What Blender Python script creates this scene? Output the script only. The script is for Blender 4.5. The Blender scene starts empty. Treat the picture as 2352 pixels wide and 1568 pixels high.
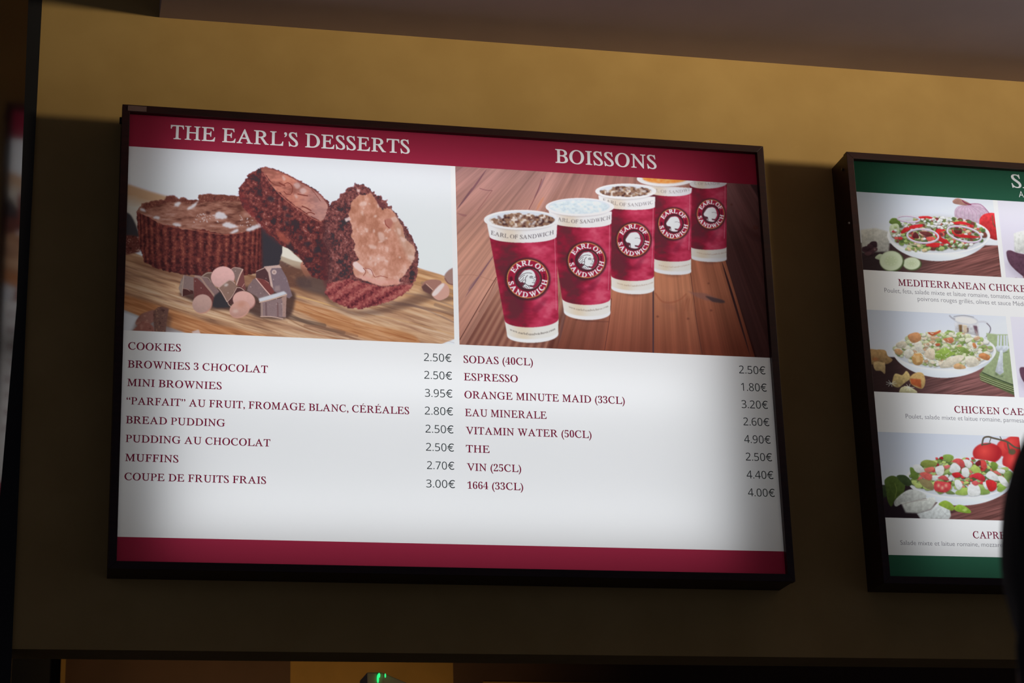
import bpy, bmesh, math, random
import numpy as np
from mathutils import Vector, Matrix

S = bpy.context.scene
COL = S.collection

# ---------------------------------------------------------------- measures
# board units: u to the right, v down, z into the wall; one unit is the width of the printed sheet, W metres
W = 1.1
CAM_H = 1.55
FPX = 4894.68733
R = np.array([[0.9751368772569231, 0.030332049224711395, -0.2195177382432823],
              [0.042245052400292867, 0.946977849603578, 0.31850950991749005],
              [0.21753948184482058, -0.3198639072324555, 0.9221516440850029]])
CAM = np.array([-0.12325306, 1.38032678, -3.00359573])
TOP = CAM_H + CAM[1] * W                                            # height of the top of the printed sheets
ZW = .060                                                           # the wall behind the sheets

def P3(u, v, z=0.0): return Vector((u * W, z * W, TOP - v * W))

def ray(px, py, z=0.0):
    """where the line of sight of a photo pixel meets the plane z"""
    d = R.T @ np.array([(px - 1176) / FPX, (py - 784) / FPX, 1.0]); t = (z - CAM[2]) / d[2]
    return CAM + t * d

def pix(u, v, z=0.0):
    """photo pixel of points on a plane, arrays allowed"""
    d = np.stack([np.asarray(u, float) - CAM[0], np.asarray(v, float) - CAM[1], np.zeros_like(np.asarray(u, float)) + z - CAM[2]], -1) @ R.T
    return 1176 + FPX * d[..., 0] / d[..., 2], 784 + FPX * d[..., 1] / d[..., 2]

# ---------------------------------------------------------------- camera
cd = bpy.data.cameras.new('camera')
cam = bpy.data.objects.new('camera', cd); COL.objects.link(cam); S.camera = cam
def wv(r): return Vector((r[0], r[2], -r[1]))
X_, Y_, Z_ = wv(R[0]), -wv(R[1]), -wv(R[2])
cam.matrix_world = Matrix(((X_[0], Y_[0], Z_[0], 0), (X_[1], Y_[1], Z_[1], 0), (X_[2], Y_[2], Z_[2], 0), (0, 0, 0, 1)))
cam.location = P3(*CAM)
cd.sensor_width = 22.3; cd.lens = FPX / 2352 * 22.3; cd.clip_start = .05
cd.dof.use_dof = True; cd.dof.focus_distance = 3.5; cd.dof.aperture_fstop = 11.0; cd.dof.aperture_blades = 7

# ---------------------------------------------------------------- world, exposure, room lamp and fill
w = bpy.data.worlds.new('world'); S.world = w; w.use_nodes = True
bg = w.node_tree.nodes['Background']; bg.inputs[0].default_value = (.86, .90, 1.25, 1); bg.inputs[1].default_value = .060
S.view_settings.view_transform = 'Standard'; S.view_settings.look = 'None'
S.view_settings.exposure = 0; S.view_settings.gamma = 1; S.view_settings.use_curve_mapping = False
S.cycles.max_bounces = 8; S.cycles.transparent_max_bounces = 12; S.cycles.sample_clamp_indirect = 4
S.cycles.use_denoising = True

def spot(name, loc, aim, power, angle, blend, size, color):
    d = bpy.data.lights.new(name, 'SPOT'); d.energy = power; d.spot_size = math.radians(angle); d.spot_blend = blend; d.shadow_soft_size = size; d.color = color
    o = bpy.data.objects.new(name, d); COL.objects.link(o); o.location = loc
    o.rotation_euler = (Vector(aim) - Vector(loc)).to_track_quat('-Z', 'Y').to_euler(); return o
spot('spot_or_fill', P3(6.0, -.06, -2.6), P3(1.0, -.46, ZW), 3700, 12.6, 1.0, .62, (1.0, .84, .60))
spot('spot_or_fill', P3(.3, -.02, -2.3), P3(.02, -.36, ZW), 1.0, 24, 1.0, .1, (1.0, .82, .58))  # added fill that lifts the dim wall left of the soffit

# ---------------------------------------------------------------- helpers
def nodes(name):
    m = bpy.data.materials.new(name); m.use_nodes = True; nt = m.node_tree; nt.nodes.clear()
    o = nt.nodes.new('ShaderNodeOutputMaterial'); return m, nt, o
def N(nt, t, **k):
    n = nt.nodes.new(t)
    for a, b in k.items(): setattr(n, a, b)
    return n
def paint(name, col, col2=None, rough=.5, scale=20, bump=.05, metal=0, stretch=(1, 1, 1), detail=4):
    """painted or moulded surface: two tones mixed by noise with a little relief"""
    m, nt, o = nodes(name); L = nt.links.new
    b = N(nt, 'ShaderNodeBsdfPrincipled'); tc = N(nt, 'ShaderNodeTexCoord'); mp = N(nt, 'ShaderNodeMapping'); nz = N(nt, 'ShaderNodeTexNoise'); cr = N(nt, 'ShaderNodeValToRGB'); bp = N(nt, 'ShaderNodeBump')
    mp.inputs['Scale'].default_value = stretch; nz.inputs['Scale'].default_value = scale; nz.inputs['Detail'].default_value = detail
    cr.color_ramp.elements[0].position = .35; cr.color_ramp.elements[1].position = .65
    cr.color_ramp.elements[0].color = (*(col2 or tuple(c * .82 for c in col)), 1); cr.color_ramp.elements[1].color = (*col, 1)
    L(tc.outputs['Object'], mp.inputs[0]); L(mp.outputs[0], nz.inputs['Vector']); L(nz.outputs['Fac'], cr.inputs[0]); L(cr.outputs[0], b.inputs['Base Color'])
    L(nz.outputs['Fac'], bp.inputs['Height']); bp.inputs['Strength'].default_value = bump; bp.inputs['Distance'].default_value = .01; L(bp.outputs[0], b.inputs['Normal'])
    b.inputs['Roughness'].default_value = rough; b.inputs['Metallic'].default_value = metal
    L(b.outputs[0], o.inputs[0]); return m
def ink(name, col):
    """coloured print on clear film: a light filter over the lit sheet"""
    m, nt, o = nodes(name); t = N(nt, 'ShaderNodeBsdfTransparent'); nz = N(nt, 'ShaderNodeTexNoise'); mx = N(nt, 'ShaderNodeMix', data_type='RGBA')
    nz.inputs['Scale'].default_value = 60
    mx.inputs[6].default_value = (*[c * .97 for c in col], 1); mx.inputs[7].default_value = (*[min(1, c * 1.03) for c in col], 1)
    nt.links.new(nz.outputs['Fac'], mx.inputs[0]); nt.links.new(mx.outputs[2], t.inputs[0]); nt.links.new(t.outputs[0], o.inputs[0]); return m
def lin(c): 
    c = np.asarray(c, float) / 255; return np.where(c <= .04045, c / 12.92, ((c + .055) / 1.055) ** 2.4)
REF = .80
def film(c): return tuple(np.clip(lin(c) / REF, 0, 1))

MAT = {}
def mesh_obj(name, verts, faces, mat, parent=None, smooth_=False):
    me = bpy.data.meshes.new(name); me.from_pydata([tuple(v) for v in verts], [], faces); me.update()
    if smooth_: me.polygons.foreach_set('use_smooth', [True] * len(me.polygons))
    o = bpy.data.objects.new(name, me); COL.objects.link(o); me.materials.append(mat)
    if parent is not None: o.parent = parent
    return o
def bm_obj(name, bm, mat, parent=None, smooth_=False, bevel=0):
    if bevel: bmesh.ops.bevel(bm, geom=list(bm.edges), offset=bevel, segments=2, affect='EDGES', profile=.6)
    bmesh.ops.recalc_face_normals(bm, faces=bm.faces)
    me = bpy.data.meshes.new(name); bm.to_mesh(me); bm.free()
    if smooth_: me.polygons.foreach_set('use_smooth', [True] * len(me.polygons))
    o = bpy.data.objects.new(name, me); COL.objects.link(o); me.materials.append(mat)
    if parent is not None: o.parent = parent
    return o
def prism(bm, poly, z0, z1):
    """poly: (u, v) points; extruded between the depths z0 and z1"""
    a = [bm.verts.new(P3(u, v, z0)) for u, v in poly]; b = [bm.verts.new(P3(u, v, z1)) for u, v in poly]
    bm.faces.new(a); bm.faces.new(b[::-1]); n = len(poly)
    for i in range(n): bm.faces.new((a[i], a[(i+1) % n], b[(i+1) % n], b[i]))
def boxp(bm, u0, u1, v0, v1, z0, z1): prism(bm, [(u0, v0), (u1, v0), (u1, v1), (u0, v1)], z0, z1)
def tag(o, label=None, cat=None, group=None, kind=None):
    for k, v in (('label', label), ('category', cat), ('group', group), ('kind', kind)):
        if v: o[k] = v
    return o
def empty(name, loc=(0, 0, 0)):
    o = bpy.data.objects.new(name, None); o.empty_display_size = .1; COL.objects.link(o); o.location = loc; return o

MAT['wall'] = paint('ochre wall paint', (.56, .36, .115), (.50, .315, .095), .75, 9, .04)
MAT['soffit'] = paint('brown soffit paint', (.40, .32, .34), (.36, .29, .31), .8, 6, .03)
MAT['brownwall'] = paint('dark brown wall paint', (.10, .045, .018), (.08, .036, .014), .6, 7, .03)
MAT['amber'] = paint('amber wall paint', (.42, .22, .04), (.36, .19, .035), .7, 7, .03)
MAT['frame'] = paint('dark cherry lacquer', (.034, .0060, .0052), (.022, .0042, .004), .5, 26, .03, stretch=(1, 1, 6))
MAT['inner'] = paint('aged white housing enamel', (.86, .80, .71), (.84, .78, .69), .6, 10, .0)
MAT['black'] = paint('black lacquer', (.012, .010, .010), (.008, .007, .007), .7, 12, .02)
MAT['floor'] = paint('brown floor tile', (.12, .08, .06), (.09, .06, .045), .5, 5, .05)
MAT['screw'] = paint('steel screw', (.3, .28, .27), (.22, .2, .2), .35, 40, .02, metal=.9)
MAT['tape'] = paint('faded brown tape', (.20, .12, .11), (.17, .10, .09), .55, 50, .02)
# the lit sheet itself: white acrylic that scatters the light of the tubes behind it
m, nt, o = nodes('milk white acrylic'); tr = N(nt, 'ShaderNodeBsdfTranslucent'); df = N(nt, 'ShaderNodeBsdfDiffuse'); mx = N(nt, 'ShaderNodeMixShader'); nz = N(nt, 'ShaderNodeTexNoise'); cr = N(nt, 'ShaderNodeMix', data_type='RGBA')
nz.inputs['Scale'].default_value = 5; cr.inputs[6].default_value = (.90, .915, .925, 1); cr.inputs[7].default_value = (.93, .94, .955, 1)
nt.links.new(nz.outputs['Fac'], cr.inputs[0]); nt.links.new(cr.outputs[2], tr.inputs[0]); df.inputs[0].default_value = (.25, .25, .25, 1); mx.inputs[0].default_value = .12
nt.links.new(tr.outputs[0], mx.inputs[1]); nt.links.new(df.outputs[0], mx.inputs[2]); nt.links.new(mx.outputs[0], o.inputs[0]); MAT['sheet'] = m
m, nt, o = nodes('printed photograph film'); at = N(nt, 'ShaderNodeAttribute', attribute_name='ink'); t = N(nt, 'ShaderNodeBsdfTransparent')
nt.links.new(at.outputs['Color'], t.inputs[0]); nt.links.new(t.outputs[0], o.inputs[0]); MAT['photo'] = m
MAT['crimson'] = ink('crimson print', film((147, 41, 64))); MAT['green'] = ink('green print', film((42, 86, 66)))
MAT['clear'] = ink('clear film', (.97, .96, .96)); MAT['maroon'] = ink('maroon print', film((116, 26, 54))); MAT['char'] = ink('charcoal print', film((44, 50, 53))); MAT['grey'] = ink('grey print', film((116, 112, 122)))
# ---------------------------------------------------------------- lettering
_GL = {}
def _glyph_src(style, ch):
    """(body, offset, shear, x scale) of one letter in one of the four lettering styles of the signs"""
    o = ord(ch)
    if style in ('caps', 'thin', 'bold'):
        off = {'caps': .013, 'thin': .001, 'bold': .011}[style]
        if 'A' <= ch <= 'Z':
            return chr(0x1D434 + o - 65), off, {'A': -.43, 'V': -.43, 'W': -.34}.get(ch, -.25), 1.0
        if '0' <= ch <= '9':
            return chr(0x1D7CE + o - 48), -.003, 0, .88
        if 'a' <= ch <= 'z':
            return chr(0x1D41A + o - 97), -.010, 0, .95
        return ch, off * .5, 0, 1.0
    if '0' <= ch <= '9':
        return chr(0x1D7E2 + o - 48), -.002, 0, .97
    return ch, -.008, 0, 1.0

def glyph(style, ch):
    """triangles, outline loops and advance width of a letter of size 1"""
    k = (style, ch)
    if k in _GL: return _GL[k]
    if ch == ' ':
        _GL[k] = (np.zeros((0, 2)), [], [], .27); return _GL[k]
    if ch == 'É':
        v, t, l, a = glyph(style, 'E')
        h = v[:, 1].max(); x = v[:, 0].mean()
        ac = np.array([(x - .04, h + .05), (x + .02, h + .05), (x + .13, h + .20), (x + .04, h + .20)])
        n = len(v)
        _GL[k] = (np.vstack([v, ac]), list(t) + [(n, n+1, n+2), (n, n+2, n+3)], l + [ac], a); return _GL[k]
    body, off, sh, sx = _glyph_src(style, ch)
    def mk(b, off):
        c = bpy.data.curves.new('lettering', 'FONT')
        c.body = b; c.size = 1; c.offset = off; c.shear = sh; c.resolution_u = 4
        o = bpy.data.objects.new('lettering', c); bpy.context.scene.collection.objects.link(o)
        bpy.context.view_layer.update()
        me = o.to_mesh()
        v = np.array([(p.co.x, p.co.y) for p in me.vertices]).reshape(-1, 2)
        ed = {}
        tr = []
        me.calc_loop_triangles()
        for t in me.loop_triangles: tr.append(tuple(t.vertices))
        for f in me.polygons:
            vs = list(f.vertices)
            for i in range(len(vs)):
                e = (vs[i], vs[(i+1) % len(vs)])
                ed[e] = 1
        nx = {}
        for (a, b2) in ed:
            if (b2, a) not in ed: nx.setdefault(a, []).append(b2)
        loops = []
        while nx:
            s = next(iter(nx)); lp = [s]; c0 = s
            while c0 in nx:
                n = nx[c0].pop()
                if not nx[c0]: del nx[c0]
                if n == s: break
                lp.append(n); c0 = n
            if len(lp) > 2: loops.append(v[lp])
        o.to_mesh_clear()
        bpy.data.objects.remove(o); bpy.data.curves.remove(c)
        return v, tr, loops
    def area(r): return sum(abs((r[0][j][0]-r[0][i][0]) * (r[0][k][1]-r[0][i][1]) - (r[0][j][1]-r[0][i][1]) * (r[0][k][0]-r[0][i][0])) for i, j, k in r[1]) / 2
    base = mk(body, 0.0); n0 = len(base[2]); a0 = area(base)
    for f in (1, .75, .5, .25, 0):                                  # a stroke thickened too far tangles its outline: step back
        v, tr, loops = mk(body, off * f)
        la = abs(sum(.5 * float(np.sum(l[:, 0] * np.roll(l[:, 1], -1) - l[:, 1] * np.roll(l[:, 0], -1))) for l in loops))
        if len(loops) == n0 and abs(la - area((v, tr))) < .004 and (off <= 0 or area((v, tr)) >= a0 - 1e-6): break
    v2, _, _ = mk(body + body, off * f)
    adv = (v2[:, 0].max() - v[:, 0].max()) * sx
    v = v * (sx, 1); loops = [l * (sx, 1) for l in loops]
    if style != 'sans' and ch.isalpha():                            # even side bearings once the slant is taken out
        b = .012 if ch in 'AVTWwv' else (.035 if ch in 'OCGDoce' else .03)
        d = b - v[:, 0].min(); v = v + (d, 0); loops = [l + (d, 0) for l in loops]
        adv = v[:, 0].max() + b + (-.035 if ch == 'L' else 0)
    _GL[k] = (v, tr, loops, adv)
    return _GL[k]

def line_width(style, s, track=0):
    return sum(glyph(style, c)[3] + track for c in s) - track
# ---------------------------------------------------------------- the printed photographs
# each is painted as a flat print: a grid of ink colours over the film, worked out with numpy
_rng = np.random.RandomState(7)
_LAT = _rng.rand(256, 256)

def vn(x, y):
    """smooth value noise 0..1 at any coordinates"""
    xi = np.floor(x).astype(np.int64); yi = np.floor(y).astype(np.int64)
    fx = x - xi; fy = y - yi
    fx = fx * fx * (3 - 2 * fx); fy = fy * fy * (3 - 2 * fy)
    a = _LAT[yi & 255, xi & 255]; b = _LAT[yi & 255, (xi + 1) & 255]
    c = _LAT[(yi + 1) & 255, xi & 255]; d = _LAT[(yi + 1) & 255, (xi + 1) & 255]
    return (a + (b - a) * fx) * (1 - fy) + (c + (d - c) * fx) * fy

def fbm(x, y, o=3):
    s = 0; w = 0; a = 1
    for i in range(o):
        s = s + a * vn(x * 2 ** i + 17.3 * i, y * 2 ** i + 5.1 * i); w += a; a *= .55
    return s / w

def smooth(pts, n=6, closed=True):
    """Catmull-Rom through the points"""
    P = np.array(pts, float); m = len(P); out = []
    rng = range(m) if closed else range(m - 1)
    for i in rng:
        if closed: a, b, c, d = P[(i-1) % m], P[i], P[(i+1) % m], P[(i+2) % m]
        else: a, b, c, d = P[max(i-1, 0)], P[i], P[i+1], P[min(i+2, m-1)]
        for k in range(n):
            t = k / n
            out.append(.5 * ((2*b) + (c-a)*t + (2*a-5*b+4*c-d)*t*t + (3*b-a-3*c+d)*t**3))
    if not closed: out.append(P[-1])
    return np.array(out)

def ell(cx, cy, rx, ry, rot=0, a0=0, a1=360, n=48):
    t = np.radians(np.linspace(a0, a1, n, endpoint=(a1 - a0) % 360 != 0)); r = math.radians(rot)
    x = rx * np.cos(t); y = -ry * np.sin(t)
    return np.stack([cx + x*math.cos(r) - y*math.sin(r), cy + x*math.sin(r) + y*math.cos(r)], 1)

def _blur(m, r):
    if r <= 0: return m
    n = max(1, int(round(r)))
    for _ in range(2):
        for ax in (0, 1):
            p = np.pad(m, [(n, n) if a == ax else (0, 0) for a in range(m.ndim)], mode='edge')
            c = np.cumsum(p, axis=ax)
            z = np.zeros_like(np.take(c, [0], axis=ax)); c = np.concatenate([z, c], axis=ax)
            L = m.shape[ax]
            m = (np.take(c, range(2*n+1, 2*n+1+L), axis=ax) - np.take(c, range(0, L), axis=ax)) / (2*n+1)
    return m

class Cv:
    def __init__(s, x0, y0, x1, y1, S=2.0, base=(200, 200, 200)):
        s.x0, s.y0, s.S = x0, y0, S
        s.w = int((x1 - x0) * S); s.h = int((y1 - y0) * S)
        s.a = np.empty((s.h, s.w, 3)); s.a[:] = base
        s.X, s.Y = np.meshgrid(x0 + (np.arange(s.w) + .5) / S, y0 + (np.arange(s.h) + .5) / S)
    def box(s, P, pad):
        mn = P.min(0) - pad; mx = P.max(0) + pad
        i0 = max(0, int((mn[0] - s.x0) * s.S)); i1 = min(s.w, int((mx[0] - s.x0) * s.S) + 2)
        j0 = max(0, int((mn[1] - s.y0) * s.S)); j1 = min(s.h, int((mx[1] - s.y0) * s.S) + 2)
        return i0, i1, j0, j1
    def mask(s, loops, soft=.6, rough=0, cell=4, seed=0):
        """soft edge in pixels; rough: how far crumbs move the edge"""
        if isinstance(loops, np.ndarray) or not isinstance(loops[0], (list, np.ndarray)) or np.ndim(loops[0]) == 1: loops = [loops]
        loops = [np.asarray(l, float) for l in loops]
        P = np.vstack(loops)
        i0, i1, j0, j1 = s.box(P, 2 + 2 * soft + rough)
        if i1 <= i0 or j1 <= j0: return None
        X = s.X[j0:j1, i0:i1]; Y = s.Y[j0:j1, i0:i1]
        if rough:
            X = X + (vn(X / cell + seed, Y / cell + 9) - .5) * 2 * rough + (vn(X / cell * 3 + seed, Y / cell * 3) - .5) * rough
            Y = Y + (vn(X / cell + 31 + seed, Y / cell + 77) - .5) * 2 * rough
        ins = np.zeros(X.shape, np.int8)
        for l in loops:
            xa, ya = l[:, 0], l[:, 1]; xb, yb = np.roll(xa, -1), np.roll(ya, -1)
            for k in range(len(l)):
                if ya[k] == yb[k]: continue
                lo, hi = (ya[k], yb[k]) if ya[k] < yb[k] else (yb[k], ya[k])
                sg = 1 if ya[k] < yb[k] else -1
                if rough:
                    c = (Y >= lo) & (Y < hi)
                    ins += sg * (c & (X < (xb[k] - xa[k]) * (Y - ya[k]) / (yb[k] - ya[k]) + xa[k])).astype(np.int8)
                else:
                    r0 = np.searchsorted(Y[:, 0], lo); r1 = np.searchsorted(Y[:, 0], hi)
                    if r1 <= r0: continue
                    xc = (xb[k] - xa[k]) * (Y[r0:r1, :1] - ya[k]) / (yb[k] - ya[k]) + xa[k]
                    ins[r0:r1] += sg * (X[r0:r1] < xc).astype(np.int8)
        m = _blur((ins != 0).astype(float), soft * s.S)
        return m, (slice(j0, j1), slice(i0, i1))
    def fill(s, loops, col, a=1.0, soft=.5, rough=0, cell=4, seed=0, clip=None, gain=1):
        r = s.mask(loops, soft, rough, cell, seed)
        if r is None: return
        m, sl = r
        if gain != 1: m = np.clip(m * gain, 0, 1)
        if clip is not None: m = m * clip[sl]
        X, Y = s.X[sl], s.Y[sl]
        c = col(X, Y) if callable(col) else np.array(col, float)
        al = a(X, Y) if callable(a) else a
        m = (m * al)[..., None]
        s.a[sl] = s.a[sl] * (1 - m) + c * m
    def line(s, pts, w, col, a=1.0, soft=.5, curve=True, clip=None, taper=False):
        P = smooth(pts, 5, False) if curve and len(pts) > 2 else np.array(pts, float)
        i0, i1, j0, j1 = s.box(P, w + 2 + 2 * soft)
        if i1 <= i0 or j1 <= j0: return
        X = s.X[j0:j1, i0:i1]; Y = s.Y[j0:j1, i0:i1]
        D = np.full(X.shape, 1e9)
        n = len(P) - 1
        for k in range(n):
            p, q = P[k], P[k+1]; d = q - p; L = d @ d + 1e-9
            t = np.clip(((X - p[0]) * d[0] + (Y - p[1]) * d[1]) / L, 0, 1)
            dd = np.hypot(X - p[0] - t * d[0], Y - p[1] - t * d[1])
            if taper: dd = dd + w / 2 * abs(2 * (k + t) / n - 1) ** 2
            D = np.minimum(D, dd)
        m = np.clip((w / 2 - D) / max(soft, .25) + .5, 0, 1) * a
        if clip is not None: m = m * clip[j0:j1, i0:i1]
        m = m[..., None]; s.a[j0:j1, i0:i1] = s.a[j0:j1, i0:i1] * (1 - m) + np.array(col, float) * m
    def full(s, loops, **k):
        r = s.mask(loops, **k); M = np.zeros((s.h, s.w))
        if r: M[r[1]] = r[0]
        return M
    def text(s, style, txt, place, col, a=1.0, soft=.25, gain=1):
        """place(advance so far) -> origin, x axis, y axis (photo pixels per em)"""
        x = 0
        for ch in txt:
            v, t, loops, adv = glyph(style, ch)
            if loops:
                o, ex, ey = place(x + adv / 2)
                o = np.array(o); ex = np.array(ex); ey = np.array(ey)
                s.fill([o + np.outer(l[:, 0] - adv / 2, ex) + np.outer(l[:, 1], ey) for l in loops], col, a, soft, gain=gain)
            x += adv
    def sample(s, px, py):
        u = np.clip((px - s.x0) * s.S - .5, 0, s.w - 1.001); v = np.clip((py - s.y0) * s.S - .5, 0, s.h - 1.001)
        i = u.astype(int); j = v.astype(int); fu = (u - i)[..., None]; fv = (v - j)[..., None]
        A = s.a
        return (A[j, i] * (1-fu) + A[j, i+1] * fu) * (1-fv) + (A[j+1, i] * (1-fu) + A[j+1, i+1] * fu) * fv

def mix(c0, c1, t):
    t = np.clip(t, 0, 1)[..., None]
    return np.array(c0, float) * (1 - t) + np.array(c1, float) * t

def ramp(cols, t):
    """colour ramp over evenly spaced stops"""
    cols = np.array(cols, float); t = np.clip(t, 0, 1) * (len(cols) - 1)
    i = np.minimum(t.astype(int), len(cols) - 2); f = (t - i)[..., None]
    return cols[i] * (1 - f) + cols[i + 1] * f

def crumb(dark, mid, lite, cell=3.0, seed=0, gain=1.6):
    def f(X, Y):
        n = fbm(X / cell / 2.2 + seed, Y / cell / 2.2, 3) * .55 + vn(X / cell * 1.6 + seed, Y / cell * 1.6) * .45
        n = (n - .5) * gain + .5
        return ramp([dark, mid, mid, lite], n)
    return f
def paint_dessert():
    c = Cv(270, 325, 1060, 800, 2.0, (226, 229, 240))
    X, Y = c.X, c.Y
    c.a[:] = mix((223, 226, 240), (226, 232, 244), (Y - 360) / 250)
    # far end of the chopping board and the grey table left of it
    c.fill([(270, 418), (300, 425), (345, 440), (402, 456), (420, 520), (270, 560)],
           lambda x, y: mix((196, 160, 128), (206, 200, 190), (y - 446 - (x - 290) * .18) / 26 + fbm(x / 30, y / 6) * .4 - .2), soft=2.5)
    # board top: long grain falling to the right
    def grain(x, y):
        u = (y - .30 * x); v = x + .3 * y
        n = fbm(v / 90, u / 7, 4); m = vn(v / 160 + 3, u / 22 + 8); f = vn(v / 40, u / 1.8)
        base = ramp([(134, 96, 74), (178, 134, 102), (203, 162, 126), (218, 186, 154)], (n - .5) * 1.7 + .5)
        warm = np.clip((x - 560) / 250, 0, 1) * np.clip((720 - y + (x - 800) * .1) / 60, 0, 1)
        base = base * (1 - .35 * warm[..., None]) + np.array((226, 168, 104.)) * .35 * warm[..., None]
        base = base * (1 - .25 * m[..., None]) + np.array((176, 148, 138.)) * .25 * m[..., None]
        return base + (f[..., None] - .5) * 10
    top = [(270, 560), (285, 570), (330, 590), (640, 560), (760, 560), (955, 613), (975, 620), (1010, 630), (1060, 648),
           (1060, 778), (1044, 782), (1026, 786), (1012, 792), (1000, 800), (620, 800), (450, 770), (420, 762), (340, 735), (285, 712), (270, 706)]
    c.fill(top, grain, soft=.8)
    # front edge of the board, darker and redder, then the white table under it
    c.fill([(270, 672), (330, 690), (400, 712), (480, 742), (640, 775), (700, 800), (470, 800), (420, 764), (360, 742), (285, 713), (270, 706)],
           lambda x, y: ramp([(150, 96, 62), (182, 122, 82), (206, 152, 108)], fbm((x + .3*y) / 60, (y - .33 * x) / 4, 3) * 1.5 - .25), soft=3)
    c.fill([(270, 706), (285, 712), (345, 737), (400, 757), (440, 770), (470, 790), (480, 800), (270, 800)],
           lambda x, y: mix((128, 122, 124), (214, 216, 222), (y - 706 - (x - 285) * .36) / 14), soft=1.5)
    c.fill([(440, 762), (456, 757), (462, 768), (448, 772)], (206, 180, 172), soft=1)
    c.fill([(1012, 792), (1026, 786), (1060, 772), (1060, 800), (1000, 800)], (224, 228, 238), soft=.8)
    # groove that crosses the board and its rounded end
    c.fill(smooth([(655, 683), (700, 697), (760, 712), (830, 738), (900, 755), (944, 768), (962, 781), (966, 800), (940, 800), (880, 786), (800, 768), (740, 742), (700, 722), (655, 700)]),
           lambda x, y: ramp([(164, 102, 62), (190, 130, 84), (208, 154, 112)], fbm((x + .3*y) / 50, (y - .3 * x) / 4, 3) * 1.6 - .3), a=.75, soft=2)
    c.line([(668, 677), (720, 690), (780, 708)], 3, (226, 180, 110), .5, 2)
    for P, w, col, a in [([(655, 716), (690, 735), (735, 752), (790, 764)], 7, (100, 76, 64), .55),
                         ([(655, 728), (700, 752), (780, 780)], 3, (132, 90, 62), .5), ([(662, 728), (700, 738), (745, 748)], 9, (92, 72, 64), .6), ([(700, 748), (750, 752), (820, 772)], 6, (140, 100, 80), .5), ([(970, 650), (1010, 660), (1046, 672)], 8, (140, 112, 96), .5), ([(1000, 700), (1046, 716)], 8, (128, 104, 92), .45),
                         ([(800, 706), (860, 700), (930, 700), (1040, 720)], 6, (112, 88, 82), .45),
                         ([(880, 690), (960, 705), (1046, 742)], 4, (130, 104, 96), .5),
                         ([(920, 672), (980, 682), (1046, 706)], 4, (150, 122, 108), .45),
                         ([(840, 722), (930, 738), (1046, 770)], 3, (196, 150, 104), .5),
                         ([(270, 640), (340, 660), (420, 690), (560, 735)], 3, (150, 108, 78), .5),
                         ([(270, 610), (330, 632), (400, 655)], 3, (168, 128, 96), .5),
                         ([(270, 655), (350, 682), (450, 715), (640, 768)], 2.5, (226, 190, 150), .6),
                         ([(700, 760), (780, 780), (860, 792)], 4, (170, 118, 84), .5),
                         ([(700, 705), (780, 735), (880, 762), (955, 782)], 1.2, (150, 84, 50), .8),
                         ([(662, 740), (730, 765), (800, 778)], 3, (236, 208, 176), .45)]:
        c.line(P, w, col, a, 2)
    for k in range(46):                                              # short streaks in the grain
        x = 660 + _rng.rand() * 380; y = 690 + _rng.rand() * 95 + (x - 850) * .08; L = 20 + _rng.rand() * 50
        c.line([(x, y), (x + L, y + L * .27)], .9, ((120, 80, 60), (236, 206, 170))[k % 2], .35, 1, curve=False)
    for k in range(40):
        x = 280 + _rng.rand() * 330; y = 640 + _rng.rand() * 90 + (x - 420) * .18; L = 25 + _rng.rand() * 60
        c.line([(x, y), (x + L, y + L * .3)], .9, ((140, 96, 66), (234, 204, 170))[k % 2], .35, 1, curve=False)
    # dark pieces behind on the left
    c.fill(smooth([(280, 484), (291, 488), (302, 497), (315, 525), (318, 545), (300, 548), (280, 548)]), (66, 62, 66), soft=1.5)
    c.fill(smooth([(280, 545), (305, 541), (322, 548), (326, 570), (315, 580), (280, 582)]), crumb((66, 38, 36), (108, 60, 54), (170, 130, 118), 4), soft=1.5)
    # white wedge, shaded board and shadow between the cakes
    c.fill([(640, 555), (660, 560), (712, 620), (716, 660), (620, 660), (630, 600)], crumb((84, 62, 60), (112, 84, 76), (150, 116, 96), 6), soft=2)
    c.fill([(649, 562), (660, 568), (674, 582), (700, 605), (702, 622), (680, 616), (640, 596)], (186, 166, 144), soft=1.2)
    c.fill([(649, 562), (660, 568), (674, 582), (700, 605), (672, 598), (645, 588)], (232, 224, 208), soft=1)
    c.fill(smooth([(690, 612), (700, 600), (718, 628), (720, 640), (705, 640)]), (190, 128, 108), soft=1)
    # soft shadows on the board
    c.fill(smooth([(310, 596), (400, 622), (560, 634), (640, 612), (740, 628), (820, 700), (700, 676), (640, 656), (500, 652), (400, 640), (330, 614)]), (112, 72, 56), .55, 5)
    c.fill(smooth([(745, 676), (800, 712), (880, 706), (960, 676), (1000, 684), (900, 716), (820, 724), (760, 700)]), (92, 66, 60), .6, 4)
    c.fill(smooth([(690, 636), (760, 640), (765, 680), (700, 668), (680, 650)]), (84, 70, 70), .7, 4)
    # left cake: fluted side
    def flute(x, y):
        t = np.clip((x - 314) / 290, 0, 1)
        ph = 22 * np.arcsin(np.clip(2 * t - 1, -1, 1)) / math.pi * 2 + (vn(x / 30, y / 30) - .5) * .5 + (y - 560) * .002 * (t - .5) * 8
        r = .5 + .5 * np.cos(ph * math.pi)
        n = fbm(x / 5, y / 5, 3)
        k = np.clip(.18 + .5 * r + (n - .5) * 1.1 - np.clip((y - 590) / 160, 0, .25), 0, 1)
        k = k * (1 - .55 * np.clip((x - 585) / 20, 0, 1))
        col = ramp([(70, 38, 40), (100, 50, 49), (126, 65, 58), (160, 92, 76)], k)
        sh = np.clip((x - 598) / 10, 0, 1)[..., None]
        return col * (1 - sh) + np.array((64, 58, 64.)) * sh
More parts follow.
